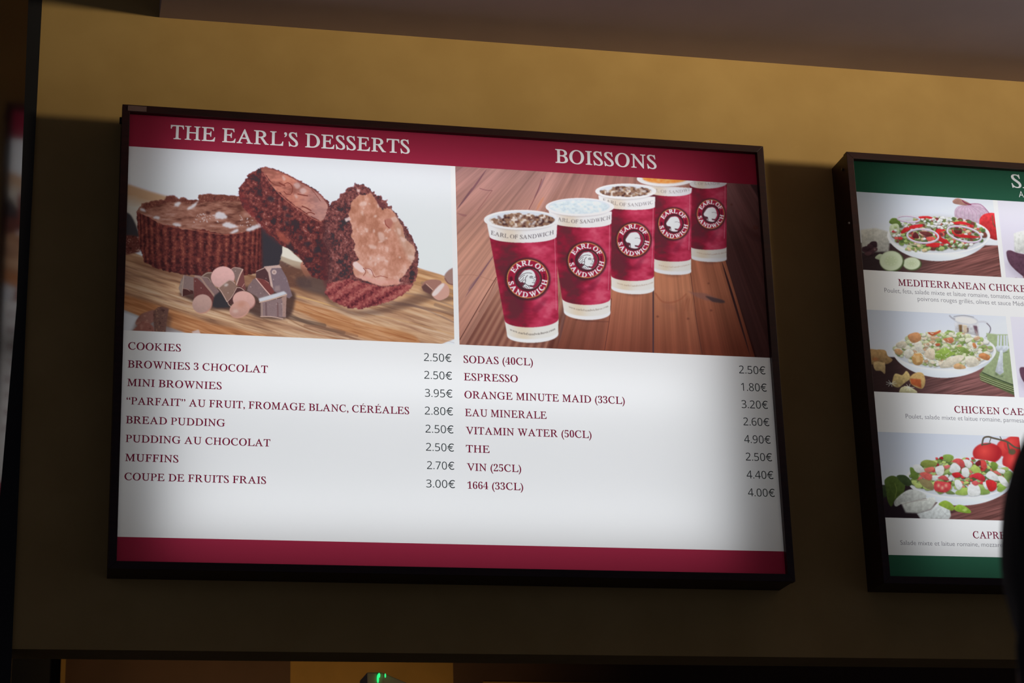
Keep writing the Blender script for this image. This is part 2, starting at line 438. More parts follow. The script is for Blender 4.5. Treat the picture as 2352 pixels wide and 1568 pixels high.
    side = [(314, 486), (316, 527), (320, 561), (327, 587), (332, 603), (351, 613), (384, 624), (432, 632), (486, 634), (562, 633), (590, 628), (614, 620), (640, 610), (648, 575), (645, 545), (604, 519), (560, 510), (400, 495)]
    c.fill(side, flute, soft=.7, rough=1.6, cell=5)
    c.fill([(600, 520), (625, 535), (648, 560), (644, 590), (636, 612), (606, 618)], (62, 58, 64), .8, 2.5)
    for k in range(70):
        x = 325 + _rng.rand() * 260; y = 540 + _rng.rand() * 80
        c.fill(ell(x, y, .9, .9), (190, 140, 124), .5, .5)
    # left cake: glossy cracked top
    top1 = [(315, 488), (320, 477), (326, 468), (351, 462), (378, 459), (382, 451), (401, 450), (410, 457), (421, 453), (433, 460), (456, 459), (457, 449), (475, 445), (497, 449), (506, 446), (525, 450), (549, 451), (575, 480), (606, 512), (603, 521), (584, 526), (562, 532), (536, 538), (514, 538), (486, 532), (464, 527), (440, 528), (419, 527), (410, 522), (380, 517), (362, 512), (352, 505), (330, 493)]
    def glaze(x, y):
        n = fbm(x / 26, y / 8, 4); w = fbm(x / 12 + 40, y / 5, 3)
        return ramp([(100, 60, 52), (140, 92, 78), (164, 114, 98), (184, 142, 130)], (n - .5) * 1.5 + .42 + (w - .5) * .5 + (y - 490) / 300)
    c.fill(top1, glaze, soft=.6, rough=1.8, cell=5)
    c.fill([(322, 484), (330, 468), (352, 462), (380, 459), (382, 451), (401, 450), (412, 458), (421, 453), (433, 461), (456, 460), (457, 449), (475, 445), (500, 448), (525, 450), (549, 451), (555, 462), (500, 462), (440, 468), (400, 464), (360, 472), (330, 486)],
           crumb((72, 38, 36), (112, 62, 54), (168, 114, 98), 3), .85, 1.0, rough=1.8)
    for P in ([(400, 470), (408, 476), (415, 468), (412, 464)], [(430, 478), (440, 472), (452, 464), (456, 460), (448, 474), (434, 482)],
              [(494, 492), (504, 486), (516, 492), (522, 500), (508, 504), (496, 500)], [(510, 515), (522, 510), (534, 514), (546, 522), (530, 524), (516, 520)],
              [(566, 528), (580, 519), (600, 514), (606, 519), (588, 526), (572, 532)], [(528, 536), (538, 528), (548, 526), (544, 534)],
              [(395, 514), (408, 512), (416, 518), (404, 520)], [(320, 480), (328, 478), (336, 486), (326, 486)], [(352, 498), (362, 496), (368, 502), (358, 504)]):
        c.fill(smooth(P), (226, 224, 230), .85, 1.4, rough=1.5, cell=3)
    for k in range(60):
        x, y = ((445 + _rng.rand() * 60, 490 + _rng.rand() * 22) if k % 3 else (550 + _rng.rand() * 48, 494 + _rng.rand() * 26))
        c.fill(ell(x, y, .8 + _rng.rand() * 1.6, .7 + _rng.rand(), _rng.rand() * 90), (216, 200, 200), .7, .6)
    c.line([(330, 492), (380, 517), (440, 528), (514, 539), (562, 533)], 1.4, (196, 120, 98), .55, .8)
    c.fill(ell(478, 489, 5, 4), (88, 52, 48), .8, 1.5, rough=2)
    # middle cake, leaning: crumb face then crust
    mid = [(546, 441), (551, 430), (558, 423), (564, 411), (570, 403), (583, 392), (595, 386), (611, 383), (625, 388), (641, 392), (659, 400), (671, 408), (686, 415), (699, 421), (716, 431), (731, 441), (744, 454), (757, 468), (762, 500), (764, 560), (764, 640), (748, 644), (726, 640), (713, 634), (706, 620), (698, 608), (690, 595), (673, 578), (657, 569), (643, 561), (630, 547), (615, 537), (601, 519), (590, 506), (573, 493), (560, 479), (551, 460)]
    def face(x, y):
        n = fbm(x / 6, y / 6, 3); b = vn(x / 17 + 5, y / 17 + 3); f = vn(x / 2.1, y / 2.1)
        k = (n - .5) * 1.15 + .45 + (f - .5) * .28
        k = k - .75 * np.clip(b - .62, 0, 1) * 2
        low = np.clip((y - 560) / 60, 0, 1) * .2
        return ramp([(66, 52, 56), (94, 50, 52), (118, 62, 60), (146, 82, 76), (190, 140, 132)], k - low)
    c.fill(mid, face, soft=.6, rough=2.2, cell=4)
    c.fill([(548, 446), (556, 440), (590, 500), (625, 545), (655, 566), (640, 560), (610, 536), (585, 506), (560, 482)], (140, 58, 58), .45, 3)
    c.fill([(632, 528), (650, 536), (668, 556), (660, 562), (640, 548)], (176, 92, 76), .7, 2, rough=2)
    for x, y, r in ((622, 458, 9), (656, 478, 7), (660, 495, 6), (659, 512, 7), (706, 560, 8), (728, 575, 9), (690, 545, 5)):
        c.fill(ell(x, y, r, r * .8), (58, 54, 60), .75, 2.2, rough=3)
    crust = [(600, 391), (606, 386), (612, 385), (625, 390), (641, 394), (659, 402), (671, 410), (686, 418), (699, 424), (716, 434), (731, 444), (744, 457), (753, 470), (752, 482), (747, 500), (738, 508), (722, 501), (706, 493), (689, 479), (678, 474), (667, 463), (656, 454), (645, 444), (633, 436), (624, 424), (620, 416), (612, 404)]
    def cr(x, y):
        n = fbm(x / 16, y / 9, 3); s = np.clip((y - 400 - (x - 610) * .55) / 60, 0, 1)
        k = np.clip((x - 670) / 60, 0, 1)[..., None]
        a = ramp([(150, 92, 80), (178, 112, 98), (200, 130, 110), (204, 140, 118)], (n - .5) * 1.6 + .3 + s * .5)
        return a * (1 - k * .45) + np.array((188, 158, 158.)) * k * .45
    c.fill(crust, cr, soft=.6, rough=1.2, cell=4)
    c.line([(600, 388), (625, 390), (659, 402), (699, 424), (731, 444), (753, 468)], 3.5, (146, 84, 76), .6, 1.5)
    for P in ([(674, 424), (684, 420), (690, 428), (682, 434)], [(688, 436), (698, 432), (704, 440), (694, 446)], [(676, 446), (684, 452), (680, 456)], [(648, 404), (656, 410), (652, 416)]):
        c.fill(smooth(P), (214, 190, 186), .6, 1.4)
    for P, w in (([(641, 420), (648, 424), (654, 427)], 3), ([(652, 424), (660, 420), (668, 424), (672, 434), (668, 446), (658, 446), (652, 440)], 1.8), ([(684, 446), (694, 448), (706, 450)], 2.6),
                 ([(620, 416), (630, 424), (644, 428)], 1.6), ([(694, 474), (704, 478), (714, 484)], 3), ([(700, 492), (712, 488), (722, 492)], 2.5), ([(716, 436), (726, 448), (736, 462)], 1.2)):
        c.line(P, w, (118, 56, 50), .8, .8)
    c.line([(606, 398), (620, 420), (640, 444), (662, 464), (690, 484), (722, 504), (738, 509)], 2, (210, 132, 112), .55, 1)
    # right cake: crumb, crust, fluted bottom
    R3 = [(811, 430), (815, 421), (825, 424), (834, 423), (840, 430), (848, 431), (852, 440), (860, 440), (864, 450), (874, 449), (878, 460), (889, 460), (890, 472), (899, 474), (902, 484), (912, 490), (914, 500), (925, 508), (929, 520), (935, 522), (938, 534), (946, 544), (949, 556), (956, 564), (958, 574), (961, 580), (960, 592), (961, 602), (958, 614), (959, 627), (954, 644), (943, 664), (922, 678), (899, 690), (867, 701), (830, 709), (800, 707), (773, 697), (757, 687), (746, 672), (752, 642), (756, 610), (758, 585), (741, 552), (748, 526), (747, 500), (752, 478), (762, 466), (779, 456), (782, 446), (792, 442), (798, 432)]
    def crm(x, y):
        n = fbm(x / 4.5, y / 4.5, 3); b = vn(x / 15 + 50, y / 15 + 13); f = vn(x / 2.0 + 8, y / 2.0)
        k = (n - .5) * 1.15 + .5 + (f - .5) * .32 - .9 * np.clip(b - .66, 0, 1) * 2
        return ramp([(66, 58, 62), (98, 58, 60), (124, 74, 72), (148, 90, 86), (188, 146, 142)], k)
    c.fill(R3, crm, soft=.5, rough=2.0, cell=3.5)
    c.fill([(742, 552), (750, 600), (752, 640), (747, 668), (742, 640), (738, 600)], (110, 48, 52), .5, 3)
    c.fill([(740, 510), (750, 500), (756, 560), (764, 640), (750, 650), (738, 600)], (70, 50, 54), .4, 4)
    # fluted underside
    bot = [(746, 672), (752, 652), (800, 640), (845, 652), (880, 660), (930, 655), (950, 646), (943, 664), (922, 678), (899, 690), (867, 701), (830, 709), (800, 707), (773, 697), (757, 687)]
    def fl(x, y):
        u = (x - 746) * .72 + (y - 660) * 1.15
        r = .5 + .5 * np.sin(u / 5.2); n = fbm(x / 4, y / 4, 3)
        return ramp([(92, 40, 48), (134, 62, 66), (164, 84, 82), (188, 112, 104)], .12 + .55 * r + (n - .5) * 1.2 + np.clip((700 - y) / 160, 0, .3))
    c.fill(bot, fl, .9, 1.2, rough=2.2, cell=3.5)
    crust3 = [(825, 447), (838, 449), (850, 444), (858, 452), (865, 462), (870, 472), (878, 482), (888, 478), (898, 480), (905, 488), (912, 500), (918, 510), (926, 524), (930, 547), (940, 556), (950, 564), (954, 575), (951, 596), (943, 610), (934, 622), (928, 634), (918, 643), (930, 648), (915, 653), (899, 656), (872, 656), (842, 646), (828, 640), (815, 634), (810, 616), (812, 603), (824, 598), (818, 586), (812, 573), (816, 560), (806, 545), (810, 528), (803, 508), (800, 492), (806, 478), (804, 468), (812, 460), (818, 455)]
    def cru(x, y):
        n = fbm(x / 22, y / 22, 4); f = fbm(x / 6 + 3, y / 9 + 3, 3)
        t = np.clip((y - 450) / 200, 0, 1)
        a = ramp([(176, 118, 96), (192, 134, 112), (206, 150, 130), (220, 174, 158)], (n - .5) * 1.6 + .32 + .35 * t + (f - .5) * .8)
        return a
    c.fill(crust3, cru, soft=.6, rough=1.4, cell=3.5)
    c.fill([(905, 490), (918, 510), (928, 540), (950, 566), (952, 596), (944, 606), (932, 585), (920, 560), (908, 530)], (186, 152, 132), .5, 4)
    for k in range(34):
        x = 812 + _rng.rand() * 130; y = 465 + _rng.rand() * 170
        if 806 + (y - 450) * .02 < x < 890 + (y - 470) * .36:
            c.fill(ell(x, y, 1.5 + _rng.rand() * 4, 1 + _rng.rand() * 2, _rng.rand() * 180), (232, 208, 200), .55, 1.2)
    for P in ([(824, 470), (836, 462), (842, 470), (832, 474)], [(868, 534), (880, 536), (884, 552), (872, 552)], [(912, 524), (920, 528), (920, 540), (914, 536)], [(846, 562), (864, 566), (862, 572), (850, 570)],
              [(918, 544), (932, 550), (926, 556)], [(836, 524), (846, 526), (842, 532)], [(936, 588), (950, 588), (946, 596)], [(896, 502), (910, 498), (912, 508), (902, 510)], [(828, 488), (834, 484), (834, 496)]):
        c.fill(smooth(P), (230, 200, 190), .6, 1.4)
    c.fill(smooth([(884, 506), (896, 502), (902, 512), (896, 524), (888, 520)]), (176, 112, 100), .8, 1); c.line([(884, 506), (886, 516), (894, 524)], 2, (136, 62, 56), .7, .8)
    c.fill(smooth([(810, 606), (818, 601), (832, 612), (838, 622), (830, 626), (816, 616)]), (238, 208, 204), .9, 1)
    c.fill(smooth([(842, 618), (852, 618), (858, 630), (850, 630)]), (228, 192, 184), .9, .8)
    c.line([(834, 616), (840, 624), (834, 634)], 1.4, (134, 66, 58), .9, .6); c.line([(838, 616), (852, 620), (860, 636), (874, 634), (890, 638)], 1.4, (150, 76, 66), .85, .6)
    c.fill([(815, 634), (842, 644), (872, 656), (915, 653), (935, 646), (905, 642), (870, 644), (838, 634)], (222, 160, 150), .6, 2)
    c.fill(smooth([(916, 646), (926, 634), (940, 618), (950, 606), (958, 610), (956, 636), (944, 654), (930, 650)]), crm, .95, 1, rough=2)
    c.fill([(791, 502), (803, 498), (806, 506), (794, 510)], (232, 206, 202), .9, .8, rough=1)
    c.fill([(819, 434), (827, 436), (826, 442), (820, 441)], (226, 190, 184), .9, .8)
    c.fill(smooth([(862, 456), (872, 462), (884, 470), (884, 476), (874, 476)]), (110, 62, 66), .8, 1.2)
    # chips on the right
    c.fill(smooth([(965, 664), (975, 672), (1000, 690), (1030, 692), (1046, 686), (1020, 676)]), (96, 70, 64), .65, 3)
    c.fill(smooth([(968, 660), (974, 648), (985, 643), (1000, 642), (1013, 646), (1012, 654), (1000, 668), (980, 670)]), (164, 118, 106), 1, .7)
    c.fill([(968, 659), (976, 652), (994, 667), (988, 676), (972, 668)], (104, 72, 70), 1, 1); c.line([(979, 652), (994, 666)], 1.6, (206, 164, 148), 1, .6)
    c.fill(smooth([(992, 678), (1000, 664), (1016, 650), (1028, 656), (1032, 668), (1028, 682), (1008, 690)]), (206, 158, 144), 1, .7)
    c.fill(smooth([(992, 676), (1002, 662), (1016, 651), (1020, 656), (1008, 672), (998, 680)]), (226, 210, 206), 1, 1)
    c.fill(smooth([(1060, 612), (1036, 617), (1022, 630), (1022, 642), (1032, 652), (1060, 656)]), (160, 128, 120), 1, .8)
    c.line([(1022, 640), (1032, 652), (1060, 656)], 3, (128, 86, 82), .7, 1)
    chocolate_pile(c)
    # pieces at the lower left
    c.fill(smooth([(305, 758), (318, 732), (345, 720), (392, 724), (392, 752), (420, 762), (300, 768)]), (92, 66, 58), .6, 4)
    c.fill(smooth([(311, 744), (322, 724), (338, 716), (356, 713), (352, 738), (330, 750)]), crumb((110, 70, 62), (146, 100, 90), (168, 122, 110), 9), 1, 1)
    c.fill([(352, 716), (362, 706), (372, 704), (388, 709), (384, 730), (380, 766), (354, 766)], crumb((80, 54, 50), (112, 80, 72), (150, 110, 90), 5), 1, 1)
    c.fill([(300, 764), (312, 752), (326, 738), (338, 738), (352, 750), (356, 766), (300, 768)], crumb((106, 64, 58), (146, 94, 84), (176, 124, 112), 8), 1, 1)
    return c

def chocolate_pile(c):
    def ch(P, col, **k): c.fill([(400 + x / 8.254, 590 + y / 8.254) for x, y in P], crumb([v * .86 for v in col], col, [min(255, v * 1.14) for v in col], 3, gain=1.2), 1, .5, **k)
    def rl(P, w, col, a=1): c.line([(400 + x / 8.254, 590 + y / 8.254) for x, y in P], w / 8.254, col, a, .5)
    def di(x, y, rx, ry, r, col, rim, dx=2, dy=2):
        cx, cy = 400 + x / 8.254, 590 + y / 8.254
        c.fill(ell(cx + dx, cy + dy, rx, ry, r), rim, 1, .8)
        c.fill(ell(cx, cy, rx, ry, r), lambda X, Y: mix(np.array(col) * 1.04, np.array(col) * .9, (Y - cy) / ry * .5 + fbm(X / 6, Y / 6) * .5), 1, .6)
    S = [(x * .121 + 400, y * .121 + 590) for x, y in [(90, 700), (300, 640), (700, 600), (1300, 560), (1700, 560), (2240, 640), (2290, 860), (2150, 1160), (1650, 1160), (1400, 1060), (1000, 1010), (640, 980), (300, 820)]]
    c.fill(smooth(S), (74, 54, 52), .85, 3)
    ch([(1550, 280), (1740, 180), (1990, 160), (2050, 250), (2130, 390), (2240, 740), (2180, 790), (1900, 660), (1790, 500), (1550, 400)], (130, 110, 116))
    ch([(1550, 285), (1680, 215), (1745, 200), (1790, 280), (1870, 610), (1790, 500), (1550, 400)], (88, 60, 62))
    ch([(1700, 185), (1990, 155), (2040, 210), (1850, 215), (1820, 270), (1850, 440), (1880, 600), (1830, 560), (1780, 300)], (204, 172, 162))
    rl([(1560, 275), (1680, 225), (1760, 185)], 14, (190, 156, 144)); rl([(1560, 410), (1700, 440), (1790, 495)], 14, (196, 128, 116))
    c.fill(ell(400 + 1895 / 8.254, 590 + 290 / 8.254, 5.4, 5.4), (214, 188, 180), 1, .6); c.fill(ell(400 + 1895 / 8.254, 590 + 290 / 8.254, 3, 3), (170, 138, 132), 1, .8)
    c.fill([(400 + x / 8.254, 590 + y / 8.254) for x, y in [(1900, 560), (2000, 540), (2010, 640), (1910, 650)]], (180, 156, 150), .5, 1.5)
    ch([(1380, 640), (1400, 560), (1500, 420), (1560, 405), (1690, 560), (1820, 720), (1600, 790), (1540, 740)], (132, 108, 108))
    ch([(1555, 405), (1700, 430), (1800, 510), (1900, 660), (1880, 690), (1820, 725), (1690, 560)], (124, 68, 66))
    rl([(1550, 410), (1690, 580), (1815, 722)], 20, (216, 172, 162))
    ch([(1070, 240), (1150, 200), (1240, 200), (1310, 235), (1270, 330), (1180, 530), (1150, 420)], (136, 112, 106))
    ch([(1310, 240), (1340, 520), (1360, 640), (1290, 600), (1180, 530), (1240, 380)], (122, 74, 72)); rl([(1300, 240), (1240, 360), (1180, 530)], 22, (208, 170, 156)); rl([(1075, 240), (1150, 202), (1300, 240)], 10, (196, 160, 148)); rl([(1330, 510), (1290, 570)], 10, (200, 150, 138))
    ch([(530, 370), (620, 290), (700, 290), (720, 350), (760, 560), (600, 480)], (112, 88, 80)); rl([(540, 360), (620, 310), (710, 300)], 22, (160, 136, 122))
    ch([(85, 600), (130, 440), (185, 345), (370, 390), (370, 700), (155, 755), (110, 640)], (136, 114, 110)); ch([(160, 600), (360, 640), (370, 700), (160, 750)], (78, 48, 46)); ch([(85, 600), (185, 350), (160, 600), (130, 700)], (152, 132, 122))
    rl([(185, 350), (160, 600), (150, 740)], 12, (178, 152, 138)); rl([(165, 600), (240, 612), (300, 650)], 8, (180, 140, 128))
    ch([(370, 400), (400, 350), (470, 350), (600, 390), (720, 500), (860, 660), (800, 740), (770, 760)], (134, 108, 106)); ch([(370, 400), (430, 400), (560, 520), (770, 750), (720, 940), (560, 760), (375, 800)], (112, 66, 64))
    rl([(400, 370), (500, 400), (600, 540), (700, 660), (765, 750)], 34, (166, 134, 122)); rl([(520, 380), (640, 400), (700, 480)], 16, (160, 136, 126))
    c.fill([(400 + x / 8.254, 590 + y / 8.254) for x, y in [(760, 740), (860, 660), (1020, 860), (1050, 960), (800, 970), (720, 930)]], (60, 56, 60), 1, 1.5)
    di(920, 385, 27, 24.5, -8, (222, 174, 168), (190, 140, 138), .6, 1)
    ch([(1190, 560), (1250, 560), (1330, 640), (1120, 900), (1020, 880), (1010, 840)], (86, 56, 56))
    ch([(840, 590), (880, 560), (1040, 440), (1110, 450), (1150, 500), (1190, 590), (1090, 760), (1005, 850), (900, 660)], (142, 112, 100))
    for P, w in (([(840, 595), (960, 500), (1060, 445), (1150, 500)], 14), ([(840, 595), (900, 670), (1000, 850)], 18), ([(1190, 580), (1090, 760), (1010, 845)], 12), ([(1190, 580), (1260, 590), (1330, 640)], 14), ([(1015, 850), (1030, 900), (1080, 945)], 12)): rl(P, w, (192, 158, 146))
    c.fill(ell(400 + 985 / 8.254, 590 + 535 / 8.254, 5, 3, -20), (224, 216, 212), .7, 1.5)
    di(525, 885, 22.5, 20.5, -32, (186, 150, 140), (196, 142, 126), 1.6, 2.2)
    di(1320, 820, 25.5, 20.5, 12, (212, 164, 154), (176, 122, 114), 1.2, 2.4)
    di(1235, 985, 24, 17.5, -28, (198, 150, 136), (206, 152, 138), 1.4, 2.4)
    c.fill(ell(400 + 1270 / 8.254, 590 + 900 / 8.254, 9, 6, -20), (190, 132, 112), .6, 3); c.fill(ell(400 + 1160 / 8.254, 590 + 1030 / 8.254, 7, 4, 0), (216, 186, 176), .7, 2.5)
    ch([(1635, 870), (1650, 860), (2040, 780), (2120, 760), (2115, 1150), (1640, 1130)], (142, 118, 118))
    for x0, col in ((1660, (176, 146, 132)), (1740, (108, 82, 84)), (1960, (116, 84, 84)), (2060, (180, 150, 142))): rl([(x0, 880), (x0 + 6, 1120)], 34, col, .6)
    ch([(2030, 780), (2135, 700), (2110, 1140), (2060, 1130), (2070, 900)], (170, 136, 126))
    c.fill([(400 + x / 8.254, 590 + y / 8.254) for x, y in [(1598, 790), (1850, 715), (2080, 650), (2140, 700), (1900, 790), (1620, 862)]], (206, 206, 212), 1, .8); rl([(1620, 862), (1800, 820), (2000, 760), (2130, 715)], 20, (206, 172, 154)); rl([(1640, 1130), (1850, 1135), (2060, 1175)], 16, (206, 172, 158))
    for x, y in ((1880, 430), (2140, 460), (1940, 800), (1945, 895), (1450, 570), (1640, 690), (400, 460), (1020, 680), (1160, 270), (2035, 890), (510, 590), (1740, 410)):
        c.fill(ell(400 + x / 8.254, 590 + y / 8.254, 1, 1), (214, 190, 184), .8, .4)
VPX, VPY = 1500.0, 55.0

def planks(x, y):
    """table boards running away to one vanishing point"""
    u = (x - VPX) / (y - VPY); d = 300.0 / (y - VPY)
    far = np.clip((560 - y) / 170, 0, 1)
    edges = [-2.0, -1.30, -.93, -.585, -.315, -.155, 0.0, .148, .305, 2.0]
    tint = [(188, 136, 124), (196, 142, 124), (204, 150, 130), (198, 142, 120), (176, 116, 94), (182, 118, 92), (186, 122, 92), (172, 106, 80), (92, 60, 58)]  # last tint: dark board, darkened further to imitate the backlight falling off
    n = fbm(u * 60, d * 3.2, 4); f = vn(u * 260, d * 6); w = fbm(u * 9 + 4, d * 2.6 + 2, 3)
    base = np.zeros(x.shape + (3,)); 
    for i, t in enumerate(tint):
        m = (u >= edges[i]) & (u < edges[i+1])
        base[m] = t
    base = base * (1 + ((n - .5) * .34 + (w - .5) * .22 + (f - .5) * .08)[..., None])
    m = ((u > -.585) & (u < -.30)) * np.clip((y - 640) / 90, 0, 1)   # strongly striped board at the lower left
    st = .5 + .5 * np.sin(u * 255 + 5 * vn(u * 12, d * 5))
    base = base * (1 - m[..., None] * .62) + ramp([(112, 66, 60), (150, 98, 84), (188, 140, 118)], st * .8 + n * .3) * m[..., None] * .62
    dk = np.clip((y - 670) / 130, 0, 1) * (.45 + .55 * ((u > -.33) & (u < .31)))
    base = base * (1 - .36 * dk[..., None] * np.array((.8, 1.1, 1.1)))
    base = base * (1 - .6 * far[..., None]) + (np.array((176, 134, 136.)) * (1 + (n - .5) * .25 + (w - .5) * .3)[..., None]) * .6 * far[..., None]
    return base * .93

def portrait(c, cx, cy, r, sharp):
    """white head in three-quarter profile with tied back hair and a neck cloth; r = half height"""
    W = (226, 230, 234); K = (74, 60, 64)
    P = lambda L: [(cx + a * r, cy + b * r) for a, b in L]
    c.fill(smooth(P([(-.15, -.95), (.2, -.98), (.5, -.82), (.68, -.5), (.74, -.15), (.8, .05), (.72, .3), (.62, .5), (.45, .66), (.2, .62), (.1, .75), (.5, .86), (.2, 1.0), (-.35, .92), (-.62, .72),
                          (-.42, .45), (-.62, .3), (-.8, .32), (-1.0, .1), (-1.02, -.12), (-.85, -.4), (-.62, -.72), (-.4, -.9)])), W, 1, .5)
    if sharp < 1: 
        c.line(P([(-.8, .3), (-.5, .5), (-.45, .8)]), r * .13, K, .6, .6); c.line(P([(.1, -.25), (.4, -.3)]), r * .08, K, .4, .6)
        c.line(P([(.5, -.25), (.66, -.2)]), r * .08, K, .4, .6); c.line(P([(.1, .62), (.45, .68)]), r * .1, K, .6, .5)
        return
    for L, w in (([(-.9, -.2), (-.6, -.5), (-.1, -.66), (.35, -.6)], .06), ([(-.95, .05), (-.65, -.28), (-.4, -.42)], .06), ([(-.85, .2), (-.6, 0), (-.5, -.2)], .06), ([(-.7, .32), (-.5, .1), (-.35, .1)], .06),
                 ([(-.45, .5), (-.3, .2), (-.32, -.1), (-.1, -.4)], .07), ([(-.35, .45), (-.1, .62), (.15, .68), (.4, .68)], .07), ([(.6, .45), (.72, .2), (.8, .05)], .05), ([(-.62, .72), (-.4, .5), (-.36, .4)], .1),
                 ([(.12, -.22), (.28, -.3), (.44, -.24)], .08), ([(.16, -.12), (.3, -.16), (.42, -.1)], .07), ([(.6, -.2), (.7, -.2)], .07), ([(.52, -.1), (.62, .1), (.5, .2)], .04), ([(.38, .36), (.58, .36)], .06),
                 ([(-.3, .7), (-.1, .9)], .06), ([(-.05, .68), (.1, .9)], .05), ([(-.5, .75), (-.3, .9)], .06), ([(.75, -.35), (.86, -.15), (.78, .1)], .09)):
        c.line(P(L), max(r * w, .5), K, .8, .45)

def logo(c, cx, cy, rx, ry, sharp=1.0, skew=0.0):
    E = lambda k, dx=0: ell(cx + dx, cy, rx * k, ry * k, 0, n=72)
    c.fill(ell(cx, cy + .6, rx * 1.11, ry * 1.12, n=72), (72, 44, 48), .85, 1.6)
    c.fill(E(1.0), (226, 160, 92), 1, .5); c.fill(E(.965), (158, 38, 64), 1, .5)
    c.fill(ell(cx + rx * .03, cy, rx * .66, ry * .64, n=72), (74, 44, 50), 1, .7)
    c.fill(ell(cx + rx * .05, cy, rx * .54, ry * .53, n=72), (150, 44, 70), 1, .6)
    c.fill(ell(cx - rx * .1, cy + ry * .06, rx * .46, ry * .5, n=60), (86, 48, 56), .75, 2)
    if sharp >= .6: c.line(ell(cx + rx * .05, cy, rx * .56, ry * .545, 0, -70, 70, 30), .8, (176, 140, 130), .7, .5)
    c.fill(ell(cx - rx * .80, cy, rx * .08, ry * .13), (82, 30, 44), .9, .8)
    for k in (-1, 0, 1): c.fill(ell(cx + rx * (.80 - .01 * k * k), cy - ry * .12 + k * ry * .10, rx * .06, ry * .05, 30), (92, 30, 46), .85, .5)
    h = ry * .25; e = h / .70
    def arc(txt, a0, a1, k, top):
        adv = [glyph('bold', ch)[3] for ch in txt]; tot = sum(adv) - (adv[0] + adv[-1]) / 2; st = adv[0] / 2
        def place(x):
            a = math.radians(a0 + (a1 - a0) * (x - st) / tot)
            o = (cx + rx * k * math.cos(a), cy - ry * k * math.sin(a))
            nx, ny = math.cos(a), -math.sin(a)
            s = 1 if top else -1
            ex = (s * -ny * e * 1.12, s * nx * e * 1.12)
            return o, ex, (nx * e * s, ny * e * s)
        c.text('bold', txt, place, (236, 236, 240), 1, .45 if sharp >= 1 else .55, gain=1.7)
    arc('EARL OF', 146, 33, .70, True)
    arc('SANDWICH', 196, 347, .945, False)
    portrait(c, cx + rx * .04, cy + ry * .02, ry * .50, sharp)

def arcpts(L, R, low, n=24):
    """lower half of an ellipse from L to R, reaching down to y = low"""
    out = []
    for i in range(n + 1):
        t = math.pi * i / n; s = (1 - math.cos(t)) / 2
        x = L[0] + (R[0] - L[0]) * s; y = L[1] + (R[1] - L[1]) * s
        out.append((x, y + (low - (L[1] + R[1]) / 2) * math.sin(t)))
    return out

